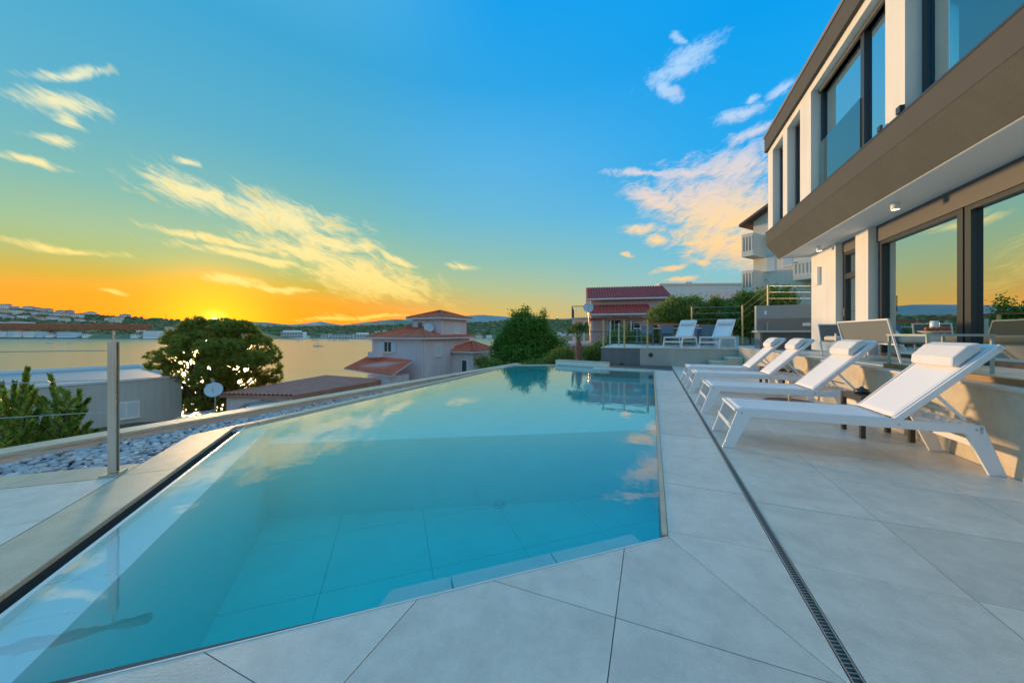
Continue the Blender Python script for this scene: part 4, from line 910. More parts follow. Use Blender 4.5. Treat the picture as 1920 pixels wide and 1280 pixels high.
# ------------------------------------------------------------------ far terrace
rf = root('railing', (-.9, 13.0, ZF), 0, 'terrace railing with three pale yellow posts above the grey wall', 'railing', uv=True)
YPOST = mat('ochre_post', (.62, .42, .16), .5)
for v in (-1.66, -.92, -.14): MB().box(v-.028, v+.028, 12.97, 13.02, ZF, ZF+.98).build('post', YPOST, rf, bev=.003)
MB().beam((-1.72, 12.995, ZF+1.01), (-.1, 12.995, ZF+1.01), .06, .045, (0, 0, 1)).build('handrail', WOOD, rf); MB().beam((-.12, 13.0, ZF+1.01), (-.12, 15.9, ZF+.92), .06, .045, (0, 0, 1)).build('handrail', WOOD, rf)
MB().beam((-.12, 15.9, ZF+.92), (3.0, 19.6, ZF+.9), .06, .10, (0, 0, 1)).build('handrail', WOOD, rf)
for z in (.2, .4, .6, .8): MB().tube((-1.66, 12.99, ZF+z), (-.14, 12.99, ZF+z), .004, 5).build('cable', STEEL, rf)
for v, u in ((-1.55, 14.2), (-1.3, 15.2), (-1.45, 17)): MB().box(v-.03, v+.03, u-.03, u+.03, ZF-.03, ZF+.95).build('post', PALEM, rf)
# loungers on the terrace, feet towards the pool
lf = copy_tree(lo); put_uv(lf, .10, 13.35, ZF+.001, R(76)); 
put_uv(lf, .95, 13.25, ZF+.001, R(68)); tag(lf, 'white lounger on the far terrace, the one closer to the railing', 'sun lounger', 'white loungers on the far terrace')
lg = copy_tree(lo); put_uv(lg, 2.05, 13.0, ZF+.001, R(64)); tag(lg, 'white lounger on the far terrace, the one closer to the outdoor kitchen', 'sun lounger', 'white loungers on the far terrace')
# dining set
DBL = mat('slate_blue_metal', (.13, .19, .25), .45)
tx, tu = .55, 16.6
dt_ = root('dining_table', (tx, tu, ZF), 0, 'long white outdoor dining table behind the far loungers', 'table', uv=True)
MB().box(-.75, 2.55, 16.15, 17.05, ZF+.71, ZF+.74).build('table_top', WFRAME, dt_, bev=.004)
for v in (-.65, 2.4):
    for u in (16.2, 16.95): MB().box(v, v+.06, u, u+.06, ZF, ZF+.7095).build('leg', DBL, dt_)
def make_chair():
    r_ = root('dining_chair', (0, 0, 0))
    for x_ in (0, .46):
        MB().box(x_, x_+.025, 0, .025, 0, .62).build('leg', DBL, r_); MB().beam((x_+.012, .46, 0), (x_+.012, .50, .84), .025, .025, (0, 1, 0)).build('leg', DBL, r_)
        MB().box(x_, x_+.03, .0, .47, .621, .645).build('armrest', DBL, r_)
    MB().box(.025, .46, .01, .46, .42, .445).build('seat', DBL, r_); MB().box(.02, .465, .478, .495, .50, .84).build('backrest', DBL, r_)
    return r_
dc = make_chair(); first = True
names = ['closest to the railing', 'second from the railing', 'third from the railing', 'nearest the kitchen end']
for side, (uu, rz, sl__) in enumerate(((16.25, R(180), 'front'), (16.95, 0, 'back'))):
    for k in range(4):
        o = dc if first else copy_tree(dc); first = False
        v = -.45+k*.78
        put_uv(o, v+(.49 if rz else 0), uu+(.0 if rz else 0), ZF+.001, rz+R(rnd.uniform(-4, 4)))
        tag(o, f'slate blue dining chair on the {sl__} side of the white table, {names[k]}', 'chair', 'slate blue chairs round the dining table')
for k, (v, c_, lb) in enumerate(((.35, ORG, 'small dish with red fruit at the middle of the dining table'), (1.75, TIMB, 'small wooden box with bottles on the dining table'))):
    b_ = root('centrepiece', (v, 16.5, ZF+.74), 0, lb, 'table decoration', uv=True)
    MB().box(v-.10, v+.10, 16.42, 16.58, ZF+.741, ZF+.80).build('tray', c_, b_); mm = MB()
    for i in range(5): mm.ball((v-.08+.04*i, 16.5, ZF+.84), (.025, .025, .04), 6, 4)
    mm.build('bottles', LIP, b_, kind='stuff')
# outdoor kitchen
kt = root('outdoor_kitchen', (3.9, 13.0, ZF), 0, 'grey outdoor kitchen with stone counter and open dark shelf below', 'outdoor kitchen', uv=True)
KG = mat('kitchen_grey', (.36, .38, .38), .6, var=.08, vs=2); KD = mat('kitchen_splash', (.22, .22, .21), .35, var=.1, vs=5)
MB().box(3.15, 5.2, 13.3, 13.5, ZF, 2.02).build('back_wall', KG, kt); MB().box(3.18, 5.2, 13.283, 13.2995, 1.22, 1.60).build('splashback', KD, kt)
MB().box(3.02, 5.2, 12.62, 13.283, 1.15, 1.21).build('counter', mat('counter_stone', (.48, .50, .46), .35), kt, bev=.003)
MB().box(3.10, 3.16, 12.70, 13.29, ZF, 1.149).build('side_panel', KD, kt); MB().box(5.1, 5.16, 12.70, 13.29, ZF, 1.149).build('side_panel', KD, kt); MB().box(3.165, 5.095, 13.2, 13.29, ZF, 1.149).build('back_panel', KD, kt)
MB().tube((3.42, 13.2, 1.21), (3.42, 13.2, 1.48), .012).tube((3.42, 13.2, 1.48), (3.42, 13.05, 1.46), .010).build('tap', STEEL, kt)
MB().box(4.35, 4.55, 13.27, 13.2825, 1.35, 1.45).build('socket', WFRAME, kt); MB().box(3.36, 3.42, 13.26, 13.2995, 1.72, 1.85).build('wall_light', WFRAME, kt)
pw = uvstruct('planter_wall', MB().box(1.6, 3.1, 17.6, 17.9, ZF, 1.30).box(2.3, 3.14, 15.6, 16.2, ZF, 1.02), mat('planter_render', (.46, .52, .52), .7, var=.08, vs=2), kind=None, label='low pale blue grey planter wall and bench behind the far terrace', cat='wall')
# ------------------------------------------------------------------ neighbouring buildings
def frame(P, Q):
    """local frame with x from P to Q (world xy); returns origin, angle, length"""
    d = Vector((Q[0]-P[0], Q[1]-P[1])); return (P[0], P[1], 0), math.atan2(d.y, d.x), d.length
def win(parent, x, z, w, h, y=0, shutters=0, frame_m=None, name='window', pane=WINB, side=-1, ax='y'):
    """window on the face y (outside towards side*y); ax='x' puts it on an x face"""
    def bx(a0, a1, d0, d1, z0, z1):
        d0, d1 = y+side*d0, y+side*d1
        return MB().box(a0, a1, d0, d1, z0, z1) if ax == 'y' else MB().box(d0, d1, a0, a1, z0, z1)
    fm = bx(x-w/2-.06, x+w/2+.06, -.02, .025, z-.06, z+h+.06).build(name, frame_m or LIP, parent)
    bx(x-w/2, x+w/2, .0255, .032, z, z+h).build('pane', pane, fm)
    if w > .7: bx(x-.025, x+.025, .0325, .045, z, z+h).build('mullion', frame_m or LIP, fm)
    bx(x-w/2-.1, x+w/2+.1, .026, .09, z-.11, z-.065).build('sill', LIP, fm)
    if shutters:
        for s_ in (-1, 1):
            c = x+s_*(w/2+shutters/2+.02); bx(c-shutters/2, c+shutters/2, .0255, .06, z-.04, z+h+.04).build('shutter', SHUTB, fm)
    return fm
# --- grey flat-roofed building on the left
P, Q = (-29.5, 9.0), (-20.9, 21.6); o_, rz, L_ = frame(P, Q)
gb = root('flat_building', (P[0], P[1], -5), rz, 'long grey flat-roofed building with pale parapet at the left, behind the shrubs', 'building')
zr = 3.5
MB().box(0, L_, 0, 12, 0, zr-.12).build('wall', GREYW, gb)
pr_ = MB(); pr_.box(-.05, L_+.05, -.05, .22, zr-.119, zr).build('parapet', mat('pale_flashing', (.55, .66, .68), .4), gb); MB().box(-.05, L_+.05, 11.8, 12.05, zr-.119, zr+.12).build('parapet', MATS['pale_flashing'], gb)
MB().box(L_-.22, L_+.05, .2205, 11.799, zr-.119, zr+.02).build('parapet', MATS['pale_flashing'], gb); MB().box(-.05, .22, .2205, 11.799, zr-.119, zr).build('parapet', MATS['pale_flashing'], gb)
MB().box(.22, L_-.22, .22, 11.8, zr-.118, zr-.09).build('roof', GREYR, gb)
win(gb, L_-2.35, 1.30, .95, .85, 0, pane=SHUTB); win(gb, L_-10.5, 1.0, 1.2, 1.1, 0); win(gb, 3, 1.0, 1.2, 1.1, 0)
MB().box(2.5, 3.3, 7, 7.8, zr-.0895, zr+.35).build('roof_vent', GREYW, gb)
# --- low building with the maroon sheet roof
c1, c2, c3, c4 = (-16.3, 19.0), (-12.0, 18.7), (-9.2, 24.6), (-13.6, 24.9)
mr_ = root('shed', (c1[0], c1[1], -5), 0, 'low white outbuilding with a ribbed maroon metal roof', 'outbuilding'); OFF[mr_.name] = (c1[0], c1[1], -5)
MB().prism(inset([c1, c2, c3, c4], .18), -6.5, -2.42).build('wall', WHITEB, mr_)
rp = [(c1[0], c1[1], -2.25), (c2[0], c2[1], -2.28), (c3[0], c3[1], -2.22), (c4[0], c4[1], -1.95)]
MB().slab([(p[0], p[1], p[2]-.02) for p in rp], .17).build('fascia', MAROON, mr_)
MB().corr(rp[0], rp[1], rp[2], rp[3], 17, .09).build('roof_sheet', MAROON, mr_)
MB().tube((c2[0]-.1, c2[1]+.0, -6), (c2[0]-.1, c2[1]+.0, -2.45), .05).build('downpipe', WHITEB, mr_)
# --- pale house with tower and clay roofs
HX, HY = -6.6, 26.0
P = (HX, HY); rz = math.atan2(5.0, 2.6)      # local x: towards the right/back face, local y: towards the left/back
h = root('tower_house', (HX, HY, -9), rz, 'pale lilac house with square tower and terracotta hipped roofs above the sea', 'house')
Z = 9.0
La, Lb = 5.9, 5.8
def hip(parent, x0, x1, y0, y1, ze, zt, ov=.35, m=ROOF, ridge=0, name='roof'):
    a, b_, c, d = (x0-ov, y0-ov, ze), (x1+ov, y0-ov, ze), (x1+ov, y1+ov, ze), (x0-ov, y1+ov, ze)
    cx_, cy_ = (x0+x1)/2, (y0+y1)/2
    if ridge: r1, r2 = (cx_-ridge/2, cy_, zt), (cx_+ridge/2, cy_, zt)
    else: r1 = r2 = (cx_, cy_, zt)
    mb = MB()
    def face(p, q, s_, t):   # ribs as narrow strips running up the slope
        n = 22
        for i in range(n):
            A0 = Vector(p).lerp(Vector(q), i/n); A1 = Vector(p).lerp(Vector(q), (i+.62)/n); A2 = Vector(p).lerp(Vector(q), (i+1)/n)
            B0 = Vector(s_).lerp(Vector(t), i/n); B1 = Vector(s_).lerp(Vector(t), (i+.62)/n); B2 = Vector(s_).lerp(Vector(t), (i+1)/n)
            up = Vector((0, 0, .045)); A05 = (A0+A1)/2+up; B05 = (B0+B1)/2+up*.3
            mb.add([A0, A05, A1, A2, B0, B05, B1, B2], [(0, 1, 5, 4), (1, 2, 6, 5), (2, 3, 7, 6)])
    face(a, b_, r1, r2); face(b_, c, r2, r2); face(c, d, r2, r1); face(d, a, r1, r1)
    ro = mb.build(name, m, parent)
    MB().box(x0-ov, x1+ov, y0-ov, y1+ov, ze-.14, ze-.005).build('eaves', LILAC, ro)
    rc = MB()
    for p, q in ((a, r1), (b_, r2), (c, r2), (d, r1)): rc.tube(Vector(p)+Vector((0, 0, .03)), Vector(q)+Vector((0, 0, .04)), .07, 6)
    if ridge: rc.tube(Vector(r1)+Vector((0, 0, .04)), Vector(r2)+Vector((0, 0, .04)), .07, 6)
    rc.build('ridge_tiles', ROOF, ro, kind='stuff'); return ro
MB().box(0, La, 0, Lb, -2, Z+.70).build('wall', LILAC, h)
hip(h, 0, La, 0, Lb, Z+.84, Z+1.95)
MB().box(2.2, 5.7, .2, 3.4, Z+.70, Z+2.35).build('tower', LILAC, h); hip(h, 2.2, 5.7, .2, 3.4, Z+2.48, Z+3.15, .4, name='tower_roof')
win(h, 3.95, Z-.35, .75, .8, 0, .55, side=-1, ax='x')                 # left-facing wall of the main block
win(h, 1.6, Z-.6, .5, .85, 0, side=-1, ax='y', pane=SHUTB); win(h, 1.3, Z-3.4, .45, .75, 0, side=-1, ax='y', pane=SHUTB)
win(h, 2.5, Z+1.35, .5, .75, 2.2, .38, side=-1, ax='x'); win(h, 4.3, Z+1.2, .7, .8, .2, side=-1, ax='y', pane=SHUTB)
MB().tube((-.08, .25, -1), (-.08, .25, Z+.7), .05, 6).build('downpipe', WHITEB, h); MB().tube((2.15, .15, Z+.9), (2.15, .15, Z+2.4), .045, 6).build('downpipe', WHITEB, h)
def dish(parent, c, r, az, el, label=None):
    d = Vector((math.cos(el)*math.cos(az), math.cos(el)*math.sin(az), math.sin(el))); a = d.orthogonal().normalized(); b_ = d.cross(a); vs = []; n = 22
    for j in range(6):
        q = j/5
        for k in range(n):
            t = 2*math.pi*k/n; vs.append(Vector(c)+(a*math.cos(t)+b_*math.sin(t))*r*max(q, .02)+d*(.16*r*(q*q)))
    fs = [(j*n+k, j*n+(k+1) % n, (j+1)*n+(k+1) % n, (j+1)*n+k) for j in range(5) for k in range(n)]
    m_ = MB().add(vs, fs).build('dish', mat('dish_paint', (.42, .52, .56), .4), parent, smooth=True, off=(0, 0, 0))
    s_ = m_.modifiers.new('s', 'SOLIDIFY'); s_.thickness = .015
    MB().tube(Vector(c)-a*0-Vector((0, 0, r*.8)), Vector(c)+d*r*.9, .012, 6).tube(Vector(c), Vector(c)-d*.25, .03, 6).build('feed_arm', STEEL, parent, off=(0, 0, 0))
    return m_
dsh = root('satellite_dish', (0, 0, 0), 0, 'white satellite dish mounted on the tower of the lilac house', 'satellite dish'); dsh.parent = None
pt = h.matrix_basis @ Vector((1.8, 1.2, Z+1.6)); dsh.location = pt; dish(dsh, (0, 0, 0), .42, R(-80), R(25))
an = root('roof_aerial', tuple(h.matrix_basis @ Vector((1.2, 4.6, Z+1.1))), 0, 'thin television aerial on the main roof of the lilac tower house', 'aerial')
MB().tube((0, 0, 0), (0, 0, 1.25), .022, 6).build('mast', STEEL, an); MB().tube((-.5, 0, 1.15), (.5, 0, 1.15), .014, 5).build('boom', STEEL, an)
am = MB()
for k in range(7): am.tube((-.45+.15*k, -.25, 1.15), (-.45+.15*k, .25, 1.15), .008, 4)
am.build('elements', STEEL, an, kind='stuff')
# side porch and bay on the right-hand face (facing -y local)
MB().box(3.4, 6.4, -2.1, -.001, -2, Z-.45).build('bay', LILAC, h); hip(h, 3.4, 6.4, -2.1, .2, Z-.32, Z+.45, .35, name='bay_roof')
win(h, -1.2, Z-2.6, .45, 1.5, 3.4, side=-1, ax='x', frame_m=LIP)
MB().box(4.2, 7.8, -3.9, -2.2, Z-1.55, Z-1.40).build('porch_slab', WHITEB, h)
for x_, y_ in ((4.3, -3.8), (7.6, -3.8), (6.0, -3.8)): MB().box(x_, x_+.22, y_, y_+.22, -2, Z-1.551).build('porch_column', WHITEB, h)
# left lean-to with clay roof
lw = MB()
def PX(x, y, Y): return tuple(pix(x, y, Y))
q = [PX(645, 690, 26.5), PX(733, 704, 23.6), PX(774, 676, 25.6), PX(692, 667, 29)]
inv = h.matrix_basis.inverted()
Q_ = [tuple(inv @ Vector(p)) for p in q]
MB().corr(Q_[0], Q_[1], Q_[2], Q_[3], 26, .07).build('lower_roof', ROOF, h)
MB().slab([(p[0], p[1], p[2]-.01) for p in Q_], .10).build('lower_eaves', LILAC, h)
cen = [sum(p[i] for p in Q_)/4 for i in range(2)]
MB().prism([(p[0]+(cen[0]-p[0])*.10, p[1]+(cen[1]-p[1])*.10) for p in [Q_[1], Q_[2], ((Q_[2][0]+Q_[3][0])/2, (Q_[2][1]+Q_[3][1])/2), ((Q_[0][0]+Q_[1][0])/2, (Q_[0][1]+Q_[1][1])/2)]], 1.0, min(p[2] for p in Q_)-.12).build('lower_wall', LILAC, h)
q = [PX(692, 660, 27.5), PX(716, 658, 26.9), PX(716, 668, 26.9), PX(692, 670, 27.5)]
a_ = inv @ Vector(q[0]); b_ = inv @ Vector(q[1]); MB().beam((a_.x, a_.y, a_.z-.2), (b_.x, b_.y, b_.z-.25), .25, .45, (0, 0, 1)).build('terrace_parapet', LILAC, h)
# near dish beside the pine
nd = root('satellite_dish', tuple(pix(401, 731, 18.2)), 0, 'pale satellite dish on a short arm in front of the pine tree', 'satellite dish')
dish(nd, (0, 0, 0), .40, R(-60), R(22)); MB().tube((-.1, .2, .25), (-.1, .2, -3.5), .035, 8).build('mast', STEEL, nd); MB().tube((-.6, .2, .25), (.1, .2, .25), .04, 8).build('arm', STEEL, nd)
lb_ = MB()
for k in range(4): lb_.tube((-.12+.05*k, .1, .28), (-.28+.05*k, .1, .62), .008, 5)
lb_.build('antenna_rods', STEEL, nd, kind='stuff')
# --- pink house
pk = root('pink_house', (5.4, 30.5, -3.0), R(-12), 'pink rendered house with dark red tile roof, balconies and awning roof', 'house')
W_ = 8.1; ze = 7.15   # local z measured from -3
MB().box(1.6, W_, 0, 7, -1.5, ze-.05).build('wall', PINKW, pk)
def gable_front(parent, x0, x1, y0, yr, ze_, zr_, m, nr):
    o = MB().corr((x0, y0, ze_), (x1, y0, ze_), (x1, yr, zr_), (x0, yr, zr_), nr, .09).build('roof', m, parent)
    MB().slab([(x0, y0, ze_-.02), (x1, y0, ze_-.02), (x1, yr, zr_-.02), (x0, yr, zr_-.02)], .12).build('roof_underside', LIP, o)
    # rows of tile edges across the slope
    rows = 11; mm = MB()
    for i in range(1, rows):
        t = i/rows; y = y0+(yr-y0)*t; z = ze_+(zr_-ze_)*t; mm.beam((x0, y, z+.045), (x1, y, z+.045), .05, .012, (0, -1, 1))
    mm.build('tile_rows', m, o, kind='stuff'); return o
gable_front(pk, 1.2, W_+.15, -.5, 3.4, ze, ze+1.45, ROOF2, 30); gable_front(pk, 1.2, W_+.15, 7.4, 3.4, ze, ze+1.45, ROOF2, 30)
MB().tube((1.2, -.55, ze-.05), (W_+.15, -.55, ze-.05), .08, 8).build('gutter', WHITEB, pk)
MB().prism_ax([(0, ze-.05), (7, ze-.05), (3.4, ze+1.35)], 1.7, W_-.05, 'x').build('gable', PINKW, pk)
gable_front(pk, 1.5, 6.4, -2.0, -.02, ze-1.42, ze-.55, ROOF2, 18)
MB().tube((1.5, -2.05, ze-1.46), (6.4, -2.05, ze-1.46), .07, 8).build('gutter', WHITEB, pk)
MB().box(1.55, 6.3, -1.9, -1.75, ze-1.95, ze-1.72).build('awning_beam', mat('rust_beam', (.25, .06, .045), .7), pk)
for x_ in (1.6, 3.1, 4.7, 6.2): MB().box(x_, x_+.10, -1.85, -1.75, 3.4, ze-1.60).build('awning_post', WHITEB, pk)
win(pk, 7.0, ze-2.7, 1.1, 1.0, 0); win(pk, 3.6, 3.5, 1.0, 1.9, 0, name='balcony_door'); win(pk, 5.2, 3.9, 1.0, 1.1, 0); win(pk, 3.6, .6, 1.2, 1.2, 0)
MB().tube((7.75, -.06, -1), (7.75, -.06, ze-.1), .06, 6).build('downpipe', WHITEB, pk)
MB().box(-.6, 6.4, -2.2, -.001, 3.12, 3.35).build('balcony_slab', WHITEB, pk); MB().box(-.6, 1.55, .0, 6, 3.12, 3.35).build('balcony_slab', WHITEB, pk)
MB().box(-.05, 1.55, -.3, 6.5, 5.35, 5.55).build('upper_balcony_slab', PINKW, pk)
for x_, y_ in ((0, -.2), (.9, -.2), (0, 6.2)): MB().box(x_, x_+.18, y_, y_+.18, -1.5, 5.35).build('balcony_column', CREAMB, pk)
def baluster_rail(parent, p, q, h_, name='balcony_railing', m=ANTH, st=.13):
    mb = MB(); P_, Q2 = Vector(p), Vector(q); n = int((Q2-P_).length/st)
    for i in range(n+1): c_ = P_.lerp(Q2, i/n); mb.beam(c_, c_+Vector((0, 0, h_)), .02, .02, (1, 0, 0))
    mb.tube(P_+Vector((0, 0, h_)), Q2+Vector((0, 0, h_)), .03, 6); return mb.build(name, m, parent, kind='stuff')
baluster_rail(pk, (-.05, -.25, 5.55), (1.5, -.25, 5.55), 1.0); baluster_rail(pk, (-.05, -.25, 5.55), (-.05, 6.4, 5.55), 1.0)
baluster_rail(pk, (-.55, -2.15, 3.35), (6.35, -2.15, 3.35), .95)
MB().box(-.5, 1.4, -2.1, 0, -1.5, .9).build('side_wall', LILAC, pk)
d3 = root('satellite_dish', tuple(pix(1103, 577, 28.5)), 0, 'pale satellite dish on the corner of the pink house balcony', 'satellite dish'); dish(d3, (0, 0, 0), .42, R(-95), R(15)); MB().tube((0, .1, -.2), (.2, .1, -2.3), .03, 6).build('mast', STEEL, d3)
# --- pale blue flat building behind
fb = root('flat_house', (18.2, 42, 0), R(-3), 'pale blue flat-roofed house between the pink house and the white apartments', 'house')
MB().box(0, 13, 0, 8, -1, 7.1).build('wall', mat('pale_blue_render', (.60, .70, .70), .85, streak=.1), fb); MB().box(-.1, 13.1, -.1, 8.1, 7.1005, 7.3).build('parapet', WHITEB, fb)
MB().box(-1.1, -.002, .5, 7.5, -1, 6.0).build('side_wing', WHITEB, fb)
win(fb, 2.0, 4.2, 1.3, 1.4, 0); MB().box(5.6, 9.8, -.05, -.002, 3.6, 6.3).build('loggia', WHITEB, fb); win(fb, 7.7, 3.9, 2.6, 1.5, -.05); win(fb, 11.4, 4.3, 1.1, 1.2, 0)
MB().box(4.0, 4.8, 2, 3, 7.301, 7.75).build('air_unit', GREYW, fb); MB().box(5.0, 5.5, 2, 3, 7.301, 7.6).build('air_unit', GREYW, fb); MB().box(6.3, 7.0, 2, 3, 7.301, 7.55).build('air_unit', GREYW, fb)
# --- white apartment house on the right, partly behind the villa
ap = root('apartment_house', (19.8, 28.0, 0), R(-62), 'cream white apartment house with stacked slatted balconies behind the villa', 'apartment house')
# local x runs away to the right-front, local y backwards
MB().box(0, 12, 0, 9, -1, 10.3).build('wall', CREAMB, ap)
MB().prism_ax([(-.7, 9.95), (6, 13.2), (12.7, 9.95), (12.7, 10.15), (6, 13.45), (-.7, 10.15)], -.8, 9.6, 'y').build('roof', mat('brown_roof', (.14, .09, .07), .8), ap)
MB().prism_ax([(.0, 10.301), (12, 10.301), (6, 13.15)], .001, 8.9, 'y').build('gable', CREAMB, ap)
def slat_balcony(x0, x1, y0, z, hh=1.6, name='balcony'):
    b_ = MB().box(x0, x1, y0, -.001, z-.18, z).build(name, CREAMB, ap)
    MB().box(x1-.10, x1, y0+.101, -.002, z+.001, z+hh).build('side_panel', CREAMB, b_)
    MB().box(x0, x1, y0, y0+.10, z+hh-.25, z+hh).build('top_rail', CREAMB, b_); MB().box(x0, x1, y0, y0+.10, z+.001, z+.25).build('bottom_rail', CREAMB, b_)
    MB().box(x0, x0+.10, y0+.101, -.002, z+.001, z+hh).build('side_panel', CREAMB, b_)
    xx = x0
    while xx < x1-.05: MB().box(xx, xx+.10, y0+.01, y0+.09, z+.251, z+hh-.251).build('slat', CREAMB, b_); xx += .22
    return b_
slat_balcony(-.05, .78, -1.6, 7.4); slat_balcony(-.05, .78, -1.6, 4.5); slat_balcony(3.3, 8, -1.4, 5.1, 1.2)
for x_, z_ in ((1.25, 6.1), (2.35, 6.3), (1.3, 8.9), (2.0, 3.4), (4.6, 8.6)): win(ap, x_, z_, .5 if x_ < 3 else .9, 1.25, 0, pane=SHUTB)
for y_, z_ in ((4.2, 5.2), (6.8, 5.2), (4.2, 8.0)): win(ap, y_, z_, .9, 1.2, 0, side=-1, ax='x')
for z_ in (2.1, 3.1): MB().box(.05, 8, -.03, -.001, z_, z_+.03).build('groove', GREYW, ap)
MB().tube((-.08, .6, -1), (-.08, .6, 10.2), .06, 6).build('downpipe', BROWN, ap)
# wire fence with tall ochre posts beside the hedge
wf = root('wire_fence', (8, 17.5, .6), 0, 'wire fence with tall ochre posts in front of the hedge', 'fence')
pts = [pix(1297, 612, 16.5), pix(1392, 612, 15.8), pix(1440, 573, 13.2)]
tops = [pix(1297, 575, 16.5), pix(1392, 572, 15.8), pix(1440, 534, 13.2)]
OFF[wf.name] = (8, 17.5, .6)
for p_, t_ in zip(pts, tops): MB().beam((p_.x, p_.y, p_.z-.8), t_, .05, .05, (1, 0, 0)).build('post', YPOST, wf)
for k in range(3):
    for q in (.05, .35, .65): MB().tube(tops[k].lerp(pts[k], q), (tops[k+1] if k < 2 else pix(1520, 534, 11.5)).lerp(pts[k+1] if k < 2 else pix(1520, 573, 11.5), q), .006, 5).build('wire', STEEL, wf)
# ------------------------------------------------------------------ parked cars behind the parapet
def make_car(body_m, label):
    r_ = root('parked_car', (0, 0, 0), 0, label, 'car', 'cars parked by the grey building')
    L2, W2 = 4.2, 1.76
    prof = [(0, .35), (.05, .62), (.35, .74), (1.1, .86), (1.35, .93), (2.0, 1.40), (3.05, 1.46), (3.7, 1.30), (4.1, .95), (4.2, .7), (4.2, .3), (3.9, .22), (.2, .22)]
    n = 7; vs = []; ys = [-W2/2, -W2/2*.93, -W2/2*.6, 0, W2/2*.6, W2/2*.93, W2/2]
    mb = MB()
    for j, y in enumerate(ys):
        k = abs(y)/(W2/2)
        for (x_, z_) in prof:
            zz = z_-(.10*k**3 if z_ > 1.0 else 0)-(.04*k**4); yy = y*(1-.13*max(0, (z_-.9))/.5) if z_ > .9 else y
            vs.append((x_+(.10*k**4 if x_ < .4 else -.08*k**4 if x_ > 3.9 else 0), yy, zz))
    m = len(prof); fs = [(j*m+i, j*m+(i+1) % m, (j+1)*m+(i+1) % m, (j+1)*m+i) for j in range(n-1) for i in range(m)]
    fs += [tuple(range(m)), tuple(range((n-1)*m, n*m))[::-1]]
    mb.add(vs, fs).build('body', body_m, r_, smooth=False, bev=.03)
    for s_ in (-1, 1):
        y = s_*(W2/2*.955+.0)
        MB().add([(1.50, y*.985+s_*.012, .95), (3.0, y*.99+s_*.012, .97), (2.95, y*.905+s_*.012, 1.30), (2.05, y*.905+s_*.012, 1.30)], [(0, 1, 2, 3)]).build('side_window', WINB, r_)
        MB().add([(3.08, y*.985+s_*.012, .97), (3.75, y*.985+s_*.012, 1.0), (3.55, y*.92+s_*.012, 1.24), (3.03, y*.905+s_*.012, 1.30)], [(0, 1, 2, 3)]).build('side_window', WINB, r_)
        for x_ in (.8, 3.4):
            w_ = MB().tube((x_, s_*(W2/2-.16), .32), (x_, s_*(W2/2+.01), .32), .32, 20).build('wheel', mat('tyre', (.02, .02, .02), .8), r_); MB().tube((x_, s_*(W2/2+.011), .32), (x_, s_*(W2/2+.02), .32), .2, 14).build('rim', STEEL, w_)
        MB().box(1.55, 1.68, min(s_*.88, s_*1.02), max(s_*.88, s_*1.02), .93, 1.05).build('mirror', body_m, r_)
        MB().tube((2.1, s_*.62, 1.43), (3.3, s_*.62, 1.44), .018, 6).build('roof_rail', STEEL, r_)
    MB().add([(1.40, -.72, .965), (1.98, -.62, 1.375), (1.98, .62, 1.375), (1.40, .72, .965)], [(3, 2, 1, 0)]).build('windscreen', WINB, r_)
    MB().add([(3.74, -.62, 1.29), (4.08, -.70, 1.0), (4.08, .70, 1.0), (3.74, .62, 1.29)], [(3, 2, 1, 0)]).build('rear_window', WINB, r_)
    return r_
k1 = make_car(mat('white_car_paint', (.62, .66, .68), .2, coat=1), 'white car with a dark windscreen parked just behind the parapet'); k1.location = (-15.9, 13.6, -4.02); k1.rotation_euler = (0, 0, R(52))
k2 = make_car(mat('silver_car_paint', (.36, .42, .46), .25, metal=.6, coat=1), 'silver car parked beyond the white one at the corner of the grey building'); k2.location = (-15.6, 16.8, -4.0); k2.rotation_euler = (0, 0, R(38))
# ------------------------------------------------------------------ vegetation
NR = np.random.default_rng(11)
def leaf_mesh(name, P_, D_, size, m, parent, aspect=.5, kind=None, N_=None, sizes=None, off=(0, 0, 0)):
    """rhombic leaves: centres P_, long directions D_"""
    n = len(P_); D_ = D_/np.linalg.norm(D_, axis=1, keepdims=True)
    rv = NR.normal(size=(n, 3)) if N_ is None else N_+NR.normal(size=(n, 3))*.35
    S_ = np.cross(D_, rv); S_ /= np.maximum(np.linalg.norm(S_, axis=1, keepdims=True), 1e-6)
    s = (size*NR.uniform(.6, 1.3, (n, 1))) if sizes is None else sizes[:, None]
    v = np.stack([P_-D_*s*.5, P_+S_*s*.5*aspect-D_*s*.05, P_+D_*s*.5, P_-S_*s*.5*aspect-D_*s*.05], 1).reshape(-1, 3)-np.array(off)
    me = bpy.data.meshes.new(name); me.vertices.add(4*n); me.vertices.foreach_set('co', v.ravel())
    me.loops.add(4*n); me.loops.foreach_set('vertex_index', np.arange(4*n, dtype=np.int32)); me.polygons.add(n)
    me.polygons.foreach_set('loop_start', np.arange(0, 4*n, 4, dtype=np.int32)); me.polygons.foreach_set('loop_total', np.full(n, 4, dtype=np.int32))
    me.update(); me.validate(); me.materials.append(m)
    o = bpy.data.objects.new(name, me); COL.objects.link(o); o.parent = parent
    if kind: o['kind'] = kind
    return o
def clumps(blobs, n, per, spread):
    """leaf clumps over blob shells; returns points and outward directions"""
    vol = np.array([b[3]*b[4]+b[4]*b[5]+b[3]*b[5] for b in blobs]); pk_ = NR.choice(len(blobs), n, p=vol/vol.sum()); B_ = np.array(blobs)[pk_]
    d = NR.normal(size=(n, 3)); d /= np.linalg.norm(d, axis=1, keepdims=True); r = NR.uniform(.55, 1.03, (n, 1))**.6
    c = B_[:, :3]+d*B_[:, 3:6]*r
    c = np.repeat(c, per, 0); dd = np.repeat(d, per, 0); c = c+NR.normal(size=c.shape)*spread
    return c, dd
